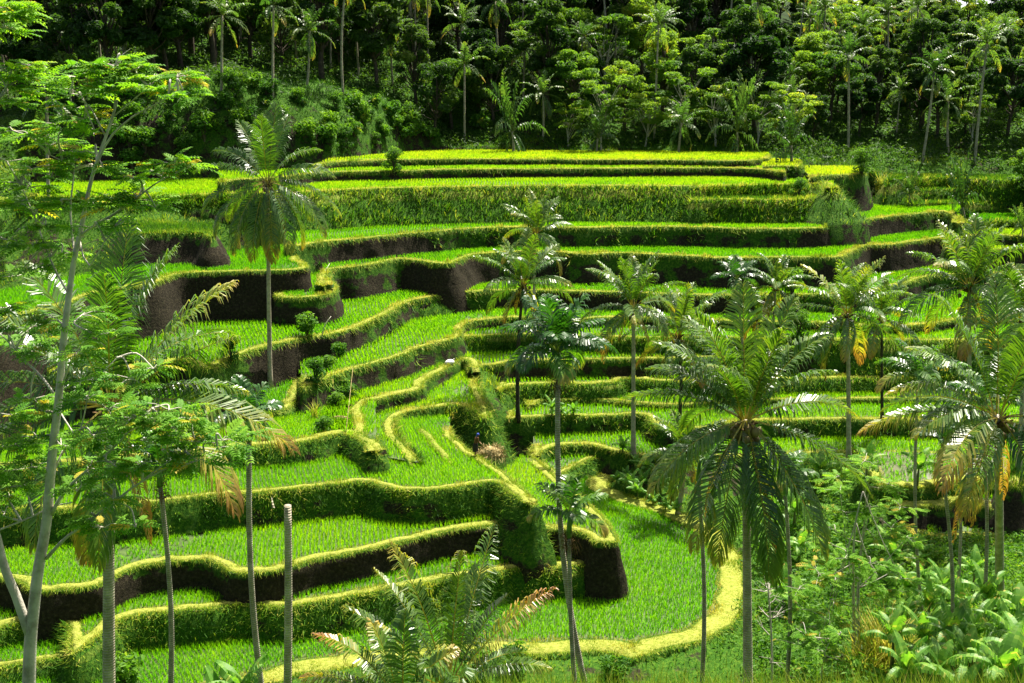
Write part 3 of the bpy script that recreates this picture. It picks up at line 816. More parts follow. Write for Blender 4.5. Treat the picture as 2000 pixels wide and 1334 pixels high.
def frond_arrays(L=4.5, e0=.6, bend=1.0, nl=46, lw=.05, ll=.95, droop=.9, rs=None, tint=.35, yellow=.2, pet=.16, az=0., origin=(0, 0, 0), roll=0., rr=.022):
    rs = rs or RS
    K = 12
    s = np.linspace(0, 1, K)
    a = e0 - bend * s ** 1.35
    ds = L / (K - 1)
    am = (a[:-1] + a[1:]) / 2
    x = np.r_[0, np.cumsum(np.cos(am) * ds)]; zz = np.r_[0, np.cumsum(np.sin(am) * ds)]
    R = np.c_[x, np.zeros(K), zz]
    V = []; F = []; T_ = []
    # rachis: a tapering three-sided stalk
    rad = rr * (1.15 - s) ** .8 + .004
    for i in range(K):
        n = np.array((-math.sin(a[i]), 0, math.cos(a[i])))
        for q in (0, 2.1, 4.2):
            V.append(R[i] + rad[i] * (n * math.cos(q) + np.array((0, 1, 0)) * math.sin(q)))
    for i in range(K - 1):
        for q in range(3):
            F.append((i * 3 + q, i * 3 + (q + 1) % 3, i * 3 + 3 + (q + 1) % 3, i * 3 + 3 + q))
    V = np.array(V); T_ = np.full(len(V), .80)
    # leaflets
    si = np.linspace(pet, .99, nl)
    si = np.repeat(si, 2); side = np.tile([1., -1.], nl)
    n = len(si)
    si = np.clip(si + rs.normal(0, .006, n), 0, 1)
    px = np.interp(si, s, R[:, 0]); pz = np.interp(si, s, R[:, 2]); aa = np.interp(si, s, a)
    t = np.c_[np.cos(aa), np.zeros(n), np.sin(aa)]; u = np.c_[-np.sin(aa), np.zeros(n), np.cos(aa)]
    y = np.tile([0, 1., 0], (n, 1)) * side[:, None]
    rel = (si - pet) / (1 - pet)
    prof = np.clip(np.sin(np.pi * (rel * .86 + .12)) ** .7, .25, 1) * (.95 + .15 * rs.rand(n))
    fa = np.radians(70 - 42 * rel) + rs.normal(0, .06, n)
    d0 = t * np.cos(fa)[:, None] + y * np.sin(fa)[:, None] + u * (.30 + rs.normal(0, .10, n))[:, None]
    d0 /= np.linalg.norm(d0, axis=1)[:, None]
    l = ll * prof
    dr = droop * (.7 + .6 * rs.rand(n))
    def nrm(v): return v / (np.linalg.norm(v, axis=1)[:, None] + 1e-9)
    dn = np.array([0, 0, -1.])
    p0 = np.c_[px, np.zeros(n), pz]
    p1 = p0 + d0 * (l * .4)[:, None]
    p2 = p1 + nrm(d0 + dn * dr[:, None] * .8) * (l * .35)[:, None]
    p3 = p2 + nrm(d0 * .8 + dn * dr[:, None] * 2.0) * (l * .25)[:, None]
    w = t - d0 * (t * d0).sum(1)[:, None]
    w = nrm(w) * (lw / 2)
    LV = np.stack([p0 - w * .5, p0 + w * .5, p1 + w, p1 - w, p2 + w * .8, p2 - w * .8, p3], 1).reshape(-1, 3)
    b = len(V) + np.arange(n) * 7
    g1_, g2_ = rs.uniform(.3, 1.0, 2)             # torn stretches where leaflets are missing
    for q_, k in enumerate(b.tolist()):
        if abs(rel[q_] - g1_) < .03 and side[q_] > 0 or abs(rel[q_] - g2_) < .025 and side[q_] < 0 or rs.rand() < .06: continue
        F.append((k, k + 1, k + 2, k + 3)); F.append((k + 3, k + 2, k + 4, k + 5)); F.append((k + 5, k + 4, k + 6))
    lt = np.clip(tint + rs.normal(0, .06, n) + yellow * rel ** 2, 0, 1)
    tt = np.stack([lt, lt, lt, lt, lt + yellow * .25, lt + yellow * .25, lt + yellow * .6], 1).ravel()
    V = np.vstack([V, LV]); T_ = np.r_[T_, np.clip(tt, 0, 1)]
    sway = rs.normal(0, .16)                   # the whole frond curves a little to one side
    V[:, 1] += sway * L * (np.clip(V[:, 0], 0, None) / L) ** 2
    if roll:
        c_, s_ = math.cos(roll), math.sin(roll)
        V = np.c_[V[:, 0], V[:, 1] * c_ - V[:, 2] * s_ * .3, V[:, 2] + V[:, 1] * s_ * .6]
    c_, s_ = math.cos(az), math.sin(az)
    V = np.c_[V[:, 0] * c_ - V[:, 1] * s_, V[:, 0] * s_ + V[:, 1] * c_, V[:, 2]] + np.asarray(origin)
    return V, F, T_

def frond_mesh(name, mat, **k):
    V, F, t = frond_arrays(**k)
    return mesh(name, V, F, [mat], None, {"tint": t})

def bent_trunk(base, top, bow=.0, bow_dir=(1, 0), n=14, rnd=.0):
    base = np.asarray(base); top = np.asarray(top)
    t = np.linspace(0, 1, n)
    P = base + (top - base) * t[:, None]
    P[:, 0] += np.sin(t * math.pi) * bow * bow_dir[0]; P[:, 1] += np.sin(t * math.pi) * bow * bow_dir[1]
    return P

GA = math.pi * (3 - math.sqrt(5))
def rosette(n, rs, Lm, old=.95, up=1.45):
    out = []
    a0 = rs.uniform(0, 6.28)
    for i in range(n):
        f = (i + .5) / n
        e = np.interp(f, [0, .2, .5, .68, .82, 1], [1.5, 1.25, .85, .35, -.35, -.95]) * (up / 1.45) + rs.normal(0, .12)
        bend = np.interp(f, [0, .2, .5, .7, 1], [.2, .5, 1.0, 1.25, .6]) + rs.normal(0, .14)
        L = Lm * np.interp(f, [0, .15, .5, 1], [.70, .95, 1.02, 1.0]) * rs.uniform(.88, 1.08)
        tint = .28 + .18 * (1 - f) + (.25 if f > .9 else 0) + rs.normal(0, .06)
        yel = .12 + .35 * (f > .5) * rs.rand() + (.3 if f > .85 else 0)
        out.append((a0 + i * GA, e, bend, L, tint, yel, .5 + 1.2 * f))
    return out

def coconut_palm(label, crown, base, fronds, nuts=0, r=.15, seed=1, dark=False, group=None, lw=.060, nl=84, bow=.3, ll=1.05):
    rs = np.random.RandomState(seed)
    base = np.array(base, float); crown = np.array(crown, float)
    root = bpy.data.objects.new("coconut_palm", None); COL.objects.link(root); root.location = base
    tag(root, label, "palm tree", group)
    top = crown - base
    P = bent_trunk((0, 0, -.4), top, bow * rs.uniform(-1, 1), (1, rs.uniform(-.5, .5)), 16)
    t = np.linspace(0, 1, 16)
    rad = r * (1.02 - .35 * t) + r * .8 * np.exp(-t * 22)
    mb = MB().tube(P, rad, 10)
    link("trunk", mb.data("trunk", [M_DTRUNK if dark else M_PTRUNK], True), root)
    # fibrous crown base, petiole stubs
    hb = MB()
    for q in range(14):
        a = q * GA; e = rs.uniform(-.2, 1.0)
        d = np.array((math.cos(a) * math.cos(e), math.sin(a) * math.cos(e), math.sin(e)))
        hb.tube([top - (0, 0, .35) + d * .05, top - (0, 0, .2) + d * rs.uniform(.35, .6)], [.075, .03], 5)
    link("leaf_sheath", hb.data("leaf_sheath", [M_DRY]), root)
    for (az, e, bend, L, tint, yel, dr) in fronds:
        me = frond_mesh("frond", M_FROND, L=L, e0=e, bend=bend, nl=nl, lw=lw, ll=ll * 1.18 * L / 4.8, droop=dr, rs=rs, tint=tint, yellow=yel, roll=rs.normal(0, .35), rr=.03)
        link("frond", me, root, loc=tuple(top + (math.cos(az) * .12, math.sin(az) * .12, .02 * rs.randn())), rot=(0, 0, az))
    for dq in range(rs.randint(1, 4)):
        az = rs.uniform(0, 6.28)
        me = frond_mesh('dead_frond', M_FROND, L=fronds[0][3] * rs.uniform(.7, .95), e0=-.9 - .3 * rs.rand(), bend=.4, nl=36, lw=.05, ll=.6, droop=2.2, rs=rs, tint=.93, yellow=.1, rr=.03)
        link('dead_frond', me, root, loc=tuple(top + (math.cos(az) * .15, math.sin(az) * .15, -.25)), rot=(0, 0, az))
    if nuts:
        me = nut_mesh()
        for q in range(nuts):
            a = rs.uniform(0, 6.28); rr_ = rs.uniform(.24, .55)
            o = link("coconut", me, root, loc=tuple(top + (math.cos(a) * rr_, math.sin(a) * rr_, rs.uniform(-1.0, -.3))), rot=(rs.uniform(-.4, .4), rs.uniform(-.4, .4), a), scale=rs.uniform(.95, 1.25))
    return root

_nut = []
def nut_mesh():
    if not _nut:
        V = []; F = []
        for i in range(7):
            th = math.pi * i / 6
            for j in range(9):
                ph = 2 * math.pi * j / 9
                r_ = .13 * math.sin(th) * (1 + .06 * math.cos(3 * ph))
                V.append((r_ * math.cos(ph), r_ * math.sin(ph), .17 * math.cos(th) + (.02 if i == 0 else 0)))
        for i in range(6):
            for j in range(9):
                F.append((i * 9 + j, i * 9 + (j + 1) % 9, i * 9 + 9 + (j + 1) % 9, i * 9 + 9 + j))
        _nut.append(mesh("coconut", np.array(V), F, [M_NUT], None, None, True))
    return _nut[0]

def areca_palm(label, crown, base, n=9, L=1.75, r=.075, seed=1, dead=False, group=None, bow=.25, lw=.075, tint=.25, trunk=None):
    rs = np.random.RandomState(seed)
    base = np.array(base, float); crown = np.array(crown, float)
    root = bpy.data.objects.new("areca_palm", None); COL.objects.link(root); root.location = base
    tag(root, label, "palm tree", group)
    top = crown - base
    P = bent_trunk((0, 0, -.4), top - (0, 0, .95), bow, (1, .2), 16) if trunk is None else trunk - base
    t = np.linspace(0, 1, len(P))
    link("trunk", MB().tube(P, r * (1.1 - .3 * t), 9).data("trunk", [M_ATRUNK], True), root)
    link("crownshaft", MB().tube([P[-1], P[-1] + (0, 0, .12), (top + P[-1]) / 2, top], [r * .85, r * 1.25, r * 1.05, r * .6], 9).data("crownshaft", [M_SHAFT], True), root)
    a0 = rs.uniform(0, 6.28)
    for i in range(n):
        f = (i + .5) / n
        az = a0 + i * GA
        e = 1.4 - 1.15 * f + rs.normal(0, .1)
        me = frond_mesh("frond", M_ARECA, L=L * rs.uniform(.9, 1.1), e0=e, bend=.5 + 1.2 * f, nl=32, lw=lw, ll=.85 * L / 1.75 * .8, droop=.6 + .8 * f, rs=rs, tint=tint + rs.normal(0, .06) + .15 * (f > .85), yellow=.15 + .5 * (f > .8), rr=.02, pet=.2)
        link("frond", me, root, loc=tuple(top), rot=(0, 0, az))
    if dead:
        mb = MB()
        for i in range(90):
            a = rs.uniform(0, 6.28); h = rs.uniform(-.5, .3); q = P[-1] + np.array((0, 0, h - .05))
            d = np.array((math.cos(a), math.sin(a), 0))
            ln = rs.uniform(.25, .55)
            mb.tube([q + d * .05, q + d * ln * .7 + (0, 0, .12), q + d * ln + (0, 0, -.35 * rs.rand())], [.012, .010, .004], 3, cap=False)
        link("dead_leaf_skirt", mb.data("dead_leaf_skirt", [M_DRY]), root)
    return root

# crown position from the photograph's pixel at a distance; foot straight from its own pixel, or under a pixel when it stands out of frame
def foot(px, py, dist=None):
    if dist is None: return hit(px, py)
    p = D(px, py, dist)
    return np.array((p[0], p[1], HT(p[0], p[1])))

d2 = math.radians
FS = [1.0]
def fr(az, e, bend, L, tint=.32, yel=.2, dr=1.0): return (d2(az), d2(e), bend, L * FS[0], tint, yel, dr)

# the big palm heavy with nuts, right of the middle
dA = 41.
FS[0] = 1.10
coconut_palm("tall coconut palm heavy with brown coconuts, in front of the curved paddy", D(1456, 820, dA), foot(1462, 1400, dA - .6),
    [fr(75,86,.30,4.8,.46,.1,.5), fr(30,80,.45,4.6,.44,.12,.6), fr(200,78,.5,4.3,.40,.1,.6), fr(-60,82,.35,3.6,.46,.1,.5), fr(12,66,.6,4.1,.38,.15,.7), fr(140,70,.7,4.3,.36,.15,.7),
     fr(178,62,.9,4.2,.34,.2,.8), fr(232,62,.8,3.8,.36,.2,.8), fr(-30,58,.9,3.7,.34,.2,.9), fr(60,54,1.0,4.2,.3,.15,.9), fr(100,48,1.1,4.2,.3,.15,.9), fr(160,50,1.1,4.0,.32,.2,.9),
     fr(172,30,1.0,4.7,.34,.3,1.2), fr(-2,30,1.25,4.2,.36,.3,1.3), fr(208,-4,.9,4.6,.38,.35,1.4), fr(-18,-8,.85,5.0,.32,.25,1.4), fr(110,5,1.1,4.4,.3,.2,1.2),
     fr(222,-38,.6,5.0,.36,.45,1.5), fr(-48,-36,.6,5.3,.26,.35,1.5), fr(262,-62,.4,5.6,.24,.2,1.5), fr(-78,-52,.5,5.5,.22,.3,1.5), fr(-30,-40,.6,5.2,.3,.4,1.5), fr(240,-50,.5,5.1,.34,.4,1.6),
     fr(60,-30,.9,4.4,.3,.3,1.5), fr(150,-35,.8,4.4,.32,.3,1.5)], nuts=26, r=.205, seed=3, bow=.1)
# left palm, half behind the feathery tree
dB = 36.
FS[0] = 1.2
coconut_palm("coconut palm with pale arching fronds behind the feathery tree trunk", D(215, 790, dB), foot(213, 1450, dB),
    [fr(85,86,.25,5.2,.30,.1,.5), fr(30,74,.45,4.8,.34,.15,.6), fr(160,72,.5,4.6,.36,.15,.6), fr(-80,76,.4,4.4,.3,.1,.5), fr(200,60,.6,4.6,.34,.2,.7),
     fr(12,54,.45,4.8,.42,.3,.8), fr(-10,38,.55,4.4,.34,.25,1.1), fr(170,46,.9,4.4,.34,.2,.9), fr(5,22,.75,3.8,.32,.3,1.4), fr(188,28,1.0,4.2,.36,.25,1.1),
     fr(60,40,1.0,4.5,.3,.2,1.0), fr(120,36,1.0,4.5,.3,.2,1.0), fr(-14,14,1.15,5.6,.4,.55,1.7), fr(195,14,.9,4.4,.36,.2,1.3), fr(-32,6,1.35,5.4,.45,.6,1.8),
     fr(212,2,1.1,4.4,.32,.3,1.5), fr(-75,-30,.9,4.6,.3,.3,1.6), fr(240,-20,1.0,4.6,.3,.35,1.6), fr(280,-50,.6,4.4,.5,.4,1.8), fr(172,4,1.2,4.6,.34,.3,1.5)], nuts=10, r=.24, seed=5, bow=.05)
# right palm with the half dark trunk
dC = 42.
FS[0] = 1.15
coconut_palm("coconut palm at the right edge, trunk dark above and pale at the foot", D(1949, 815, dC), foot(1953, 1172),
    [fr(95,86,.3,4.9,.36,.1,.5), fr(150,72,.5,4.6,.36,.15,.6), fr(30,74,.5,4.4,.36,.15,.6), fr(-85,80,.35,4.2,.40,.1,.5), fr(175,58,.85,4.2,.34,.25,.8),
     fr(10,55,.9,4.2,.32,.2,.8), fr(60,46,1.0,4.3,.3,.2,.9), fr(188,40,1.1,4.4,.36,.4,1.1), fr(178,12,.75,4.9,.42,.5,1.6), fr(204,24,1.1,4.0,.36,.35,1.3),
     fr(222,8,1.2,4.6,.5,.5,1.5), fr(-30,20,1.1,4.3,.3,.3,1.3), fr(-8,10,1.1,4.4,.3,.3,1.4), fr(-60,0,1.1,4.2,.3,.3,1.5), fr(130,20,1.1,4.4,.3,.3,1.2),
     fr(240,-12,1.1,4.4,.42,.5,1.6), fr(-75,-30,.9,4.2,.3,.3,1.6), fr(-45,-20,1.0,4.4,.26,.3,1.6), fr(80,5,1.2,4.2,.3,.3,1.4)], nuts=12, r=.225, seed=8, bow=.05)
# palm standing alone on the left slope
bD = U(527, 752, -22.6)
FS[0] = 1.2
coconut_palm("lone coconut palm with a curved pale trunk beside the bare brown slope", D(522, 355, bD[1] - .5), bD,
    [fr(85,86,.3,4.9,.34,.1,.5), fr(60,74,.5,4.6,.36,.1,.6), fr(130,70,.6,4.6,.36,.1,.6), fr(-90,78,.4,4.4,.34,.1,.5), fr(160,56,1.1,4.2,.3,.15,.8), fr(20,56,1.1,4.2,.32,.15,.8),
     fr(178,36,1.1,4.6,.28,.2,1.3), fr(2,34,1.3,4.4,.3,.25,1.2), fr(190,4,1.25,4.8,.24,.3,1.6), fr(-6,6,1.2,4.9,.28,.4,1.6), fr(210,-14,1.2,5.0,.26,.4,1.7), fr(-28,-12,1.2,5.2,.26,.45,1.7),
     fr(228,-34,1.0,5.2,.26,.45,1.8), fr(-50,-32,1.0,5.2,.26,.4,1.8), fr(250,-52,.7,5.2,.34,.5,1.8), fr(-72,-55,.7,5.2,.34,.5,1.8), fr(275,-62,.5,5.0,.62,.4,1.9), fr(100,10,1.2,4.6,.3,.3,1.4), fr(60,-10,1.2,4.6,.3,.3,1.5), fr(140,-10,1.2,4.6,.3,.3,1.5), fr(170,-40,1.0,4.8,.32,.5,1.8), fr(15,-42,1.0,4.8,.32,.5,1.8)],
    nuts=6, r=.19, seed=11, bow=.0)
FS[0] = 1.0
# the palms among the right-hand terraces
def std_palm(label, cpx, cpy, bpx, bpy_, seed, Lm=4.5, n=19, dist=None, nuts=5, r=.14, dark=False, dd=0., bow=.25, group=None, nl=52, lw=.085, up=1.45, old=.95):
    b = foot(bpx, bpy_, dist)
    rs = np.random.RandomState(seed)
    return coconut_palm(label, D(cpx, cpy, b[1] + dd), b, rosette(n, rs, Lm, old, up), nuts, r, seed, dark, group, lw, nl, bow)
std_palm("slender coconut palm with a blackish trunk at the head of the narrow gully", 1022, 555, 1012, 822, 21, 4.6, 18, nuts=6, dark=True, r=.17)
std_palm("pale-trunked coconut palm standing just behind the slender dark-trunked one", 1047, 455, 1045, 640, 22, 4.4, 17, nuts=3, r=.15)
std_palm("yellowing coconut palm above the terraces, its grey trunk swelling at the foot", 1237, 600, 1237, 888, 23, 4.8, 19, nuts=6, r=.19)
std_palm("coconut palm with silvery drooping fronds over a thin black trunk", 1325, 655, 1325, 838, 24, 4.9, 19, dark=True, r=.16, nuts=4)
std_palm("tall coconut palm with straight pale spotted trunk amid the right terraces", 1655, 612, 1658, 896, 25, 5.0, 21, nuts=9, r=.19, bow=.05)
std_palm("thin coconut palm on a straight dark trunk beside the pale spotted one", 1722, 622, 1722, 842, 26, 4.2, 17, dark=True, r=.14, nuts=2, bow=.05)
std_palm("broad coconut palm behind the right edge palm, fronds spread over the terraces", 1893, 560, 1897, 940, 27, 5.2, 21, r=.17, nuts=6)
std_palm("low coconut palm with hanging fronds beside the big-leaved plants", 1338, 880, 1322, 1005, 28, 3.6, 15, r=.2, nuts=0)
std_palm("coconut palm cut by the right edge of the photo, above the flooded paddies", 1992, 620, 1990, 915, 29, 4.6, 16, r=.17, nuts=0)
std_palm("small coconut palm with yellow young fronds between the two dark trunks", 1515, 560, 1500, 745, 30, 3.4, 14, r=.13, nuts=0)
std_palm("short young palm with a tuft of green fronds behind the areca", 1480, 620, 1470, 700, 39, 2.6, 11, r=.12, nuts=0)
# arecas
def areca(label, cpx, cpy, bpx, bpy_, seed, dist=None, **k):
    b = foot(bpx, bpy_, dist)
    return areca_palm(label, D(cpx, cpy, (dist or b[1])), b, seed=seed, **k)
areca("areca palm with dark round crown and dead brown skirt on a leaning ringed trunk", 1090, 690, 1166, 1400, 31, 40., n=20, L=2.35, r=.12, dead=True, bow=-.55, tint=.18)
areca("short areca palm crossing behind the leaning ringed trunk, bright green crown", 1112, 1005, 1132, 1410, 32, 39., n=9, L=1.75, r=.095, dead=True, bow=-.1, tint=.42)
areca("areca palm with stiff dark crown among the coconut palms", 1440, 545, 1450, 730, 33, n=11, L=2.6, r=.1, tint=.15, bow=.1)
areca("small areca palm with blackish crown and thin trunk above the banana plants", 1842, 862, 1862, 1250, 34, 45., n=9, L=1.4, r=.085, tint=.1)
areca("thin leaning areca palm left of the dark-crowned small one", 1795, 735, 1816, 1125, 35, 52., n=9, L=2.2, r=.085, tint=.4, bow=-.3)
areca("straight thin areca palm with a brown stem between the small palm and right palm", 1872, 800, 1877, 1095, 36, 54., n=8, L=1.7, r=.085, tint=.35)
areca("thin pale-stemmed areca palm nearest the half dark trunk", 1922, 780, 1927, 1155, 37, 47., n=8, L=1.7, r=.085, tint=.35)
areca("areca palm with white-edged curling fronds above the lower left paddies", 484, 818, 521, 1420, 38, 42., n=11, L=1.75, r=.13, tint=.2, bow=-.25)
areca("thin areca palm left of centre hung with dead brown leaves", 310, 905, 327, 1420, 40, 40., n=9, L=1.4, r=.11, tint=.3, dead=True)
areca("thin straight areca palm in front of the curved yellow bund", 1366, 900, 1366, 1400, 41, 44., n=7, L=1.5, r=.1, tint=.4)
areca("thin areca palm behind the big coconut palm's right fronds", 1536, 930, 1541, 1260, 42, 48., n=7, L=1.6, r=.1, tint=.4)

# bare standing trunk
b = foot(559, 1420, 39.)
P = bent_trunk(b - (0, 0, .4), D(562, 987, 39.), .05, (1, 0), 12)
o = link("dead_palm_trunk", MB().tube(P - b, np.linspace(.17, .135, 12), 10).add([(-.1, -.1, (P - b)[-1][2] - .05), (.02, -.12, (P - b)[-1][2] - .05), (-.11, .0, (P - b)[-1][2] + .35), (-.1, .06, (P - b)[-1][2] - .05)], [(0, 1, 2), (1, 3, 2), (3, 0, 2)]).data("dead_palm_trunk", [M_PTRUNK], True), loc=tuple(b))
tag(o, "bare crownless palm trunk with a splintered broken top", "tree trunk")

# bushy salak-like palms at the bottom middle: long feather fronds from the ground
def bush_palm(label, root_px, dist, fronds, seed, lw=.045, ll=.8, nl=40):
    rs = np.random.RandomState(seed)
    b = D(root_px[0], root_px[1], dist)
    g_ = HT(b[0], b[1])
    root = bpy.data.objects.new("bush_palm", None); COL.objects.link(root); root.location = (b[0], b[1], min(g_, b[2]))
    tag(root, label, "palm plant")
    h = max(.3, b[2] - min(g_, b[2]))
    link("stem", MB().tube([(0, 0, -.3), (0, 0, h * .6), (0, 0, h + .1)], [.22, .2, .12], 9).data("stem", [M_DRY], True), root)
    for (az, e, bend, L, tint, yel, dr) in fronds:
        me = frond_mesh("frond", M_FROND, L=L, e0=e, bend=bend, nl=nl, lw=lw, ll=ll, droop=dr, rs=rs, tint=tint, yellow=yel, roll=rs.normal(0, .3), rr=.028, pet=.22)
        link("frond", me, root, loc=(math.cos(az) * .1, math.sin(az) * .1, h), rot=(0, 0, az))
    return root
bush_palm("wide bushy palm with thin glinting leaflets at the bottom middle", (875, 1345), 33.,
    [fr(130,70,.45,5.2,.40,.4,1.4), fr(60,66,.35,5.6,.36,.15,1.3), fr(88,84,.2,4.6,.36,.3,1.4), fr(10,56,.35,5.0,.50,.85,1.2), fr(170,50,.6,4.4,.34,.3,1.5), fr(-10,40,.9,3.6,.36,.3,1.4),
     fr(20,34,1.2,3.4,.32,.3,1.6), fr(200,42,1.0,3.8,.34,.3,1.5), fr(-60,55,.9,3.4,.3,.2,1.4), fr(-110,60,.8,3.2,.3,.2,1.4), fr(45,48,.7,4.2,.32,.2,1.4), fr(150,58,.6,4.8,.36,.3,1.4), fr(75,60,.5,4.4,.3,.2,1.4)], 51, .042, 1.0, 84)
bush_palm("young coconut palm with yellow-tipped fronds at the bottom edge", (785, 1380), 31.,
    [fr(165,62,1.0,3.6,.40,.75,1.2), fr(80,84,.3,2.9,.30,.15,.7), fr(10,70,.8,2.6,.36,.5,1.0), fr(185,40,1.2,3.4,.38,.6,1.4), fr(-70,60,.9,2.8,.34,.3,1.2), fr(140,72,.5,2.8,.36,.5,.9)], 52, .06, .85, 54)
# ------------------------------------------------------------------ feathery (bipinnate) trees
M_FEATHER = leafmat("feathery_leaf", [(0, (.03, .10, .012)), (.45, (.08, .22, .02)), (.8, (.22, .40, .035)), (1, (.45, .36, .05))], rough=.55, spec=.12, transl=.48, tcol=(1.7, 1.7, .45))
M_PALEBARK = solid("pale_smooth_bark", [(.3, (.24, .22, .17)), (.5, (.44, .41, .34)), (.75, (.58, .54, .47))], 2.5, 6, .8, .25, .3, 18)
M_BARK = solid("dark_bark", [(.3, (.04, .032, .024)), (.6, (.10, .08, .06)), (.8, (.18, .15, .12))], 3, 6, .9, .15, .4, 14)

def pinnate_leaf(rs, L=.42, pairs=6, pl=.17, pw=.050):
    """one compound leaf along +X, pinnae flat on both sides and a little drooping; returns V, F"""
    V = []; F = []
    for i in range(pairs):
        s = .2 + .8 * i / (pairs - 1)
        x = L * s; z = -.10 * L * s * s * 2
        l = pl * (1 - .45 * abs(s - .55) * 1.6)
        for sd in (1, -1):
            a = math.radians(62 - 22 * s) + rs.normal(0, .06)
            dx, dy = math.cos(a), math.sin(a) * sd
            wx, wy = -dy * pw / 2, dx * pw / 2
            k = len(V)
            V += [(x - wx * .6, -wy * .6, z), (x + wx * .6, wy * .6, z),
                  (x + dx * l * .6 + wx, dy * l * .6 + wy, z + .008), (x + dx * l * .6 - wx, dy * l * .6 - wy, z + .008),
                  (x + dx * l, dy * l, z - .035)]
            F += [(k, k + 1, k + 2, k + 3), (k + 3, k + 2, k + 4)]
    k = len(V)
    V += [(0, -.006, 0), (0, .006, 0), (L, .003, -.2 * L), (L, -.003, -.2 * L)]
    F += [(k, k + 1, k + 2, k + 3)]
    return np.array(V, float), F

def scatter_leaves(tmpl, pos, az, el, scale, tint, rs):
    """template leaves set at pos, heading az, raised el"""
    Vt, Ft = tmpl; n = len(pos); m = len(Vt)
    ca, sa, ce, se = np.cos(az), np.sin(az), np.cos(el), np.sin(el)
    X = Vt[None, :, 0] * scale[:, None]; Y = Vt[None, :, 1] * scale[:, None]; Z = Vt[None, :, 2] * scale[:, None]
    roll = rs.normal(0, .25, n); cr, sr = np.cos(roll)[:, None], np.sin(roll)[:, None]
    Y, Z = Y * cr - Z * sr, Y * sr + Z * cr
    x2 = X * ce[:, None] - Z * se[:, None]; z2 = X * se[:, None] + Z * ce[:, None]
    P = np.stack([x2 * ca[:, None] - Y * sa[:, None], x2 * sa[:, None] + Y * ca[:, None], z2], -1) + pos[:, None, :]
    F = []
    for k in range(n):
        o = k * m
        F += [tuple(i + o for i in f) for f in Ft]
    return P.reshape(-1, 3), F, np.repeat(tint, m)

_lt = pinnate_leaf(np.random.RandomState(5))

def feathery_tree(label, base, trunks, tips, seed, bark=None, leaf=.42, per=16, spread=.55, tint=.45, twig=.010, group=None, name="feathery_tree"):
    """trunks: list of (points, radius start, radius end); tips: (point, number of sprays, horizontal spread)"""
    rs = np.random.RandomState(seed)
    base = np.array(base, float)
    root = bpy.data.objects.new(name, None); COL.objects.link(root); root.location = base
    tag(root, label, "tree", group)
    mb = MB(); nodes = []
    for pts, r0, r1 in trunks:
        P = resample(catmull(np.array(pts) - base, 6), .35)
        P = P + (np.array([noise(P, .7, seed), noise(P + 9, .7, seed), noise(P + 17, .7, seed)]).T - .5) * .08
        mb.tube(P, np.linspace(r0, r1, len(P)), 9 if r0 > .06 else 6)
        nodes.append(P[len(P) // 3:])
    N_ = np.vstack(nodes)
    pos = []; az = []; el = []; sc = []; tn = []
    for c, k, sp in tips:
        c = np.array(c) - base
        near = N_[np.argmin(((N_ - c) ** 2).sum(1))]
        midp = (near + c) / 2 + (0, 0, .12) + rs.normal(0, .1, 3)
        mb.tube(catmull([near, midp, c], 4), np.linspace(twig * 2.2, twig, 9), 5, cap=False)
        for q in range(k):
            e = c + np.array((rs.normal(0, sp), rs.normal(0, sp), rs.normal(0, sp * .28)))
            mb.tube([c + (e - c) * .05, (c + e) / 2 + (0, 0, .05), e], [twig, twig * .8, twig * .5], 4, cap=False)
            out = math.atan2(e[1] - c[1], e[0] - c[0])
            for w in range(per):
                f = rs.uniform(.25, 1.05)
                pos.append(c + (e - c) * f + rs.normal(0, .03, 3)); az.append(out + rs.choice([-1, 1]) * rs.uniform(.2, 1.3))
                el.append(rs.normal(.16, .20)); sc.append(leaf / .42 * rs.uniform(.65, 1.15)); tn.append(np.clip(tint + rs.normal(0, .10) + .12 * (rs.rand() < .06) * 4, 0, 1))
    V, F, T_ = scatter_leaves(_lt, np.array(pos), np.array(az), np.array(el), np.array(sc), np.array(tn), rs)
    link("trunk", mb.data("trunk", [bark or M_PALEBARK], True), root)
    link("crown", mesh("crown", V, F, [M_FEATHER], None, {"tint": T_}), root)
    return root

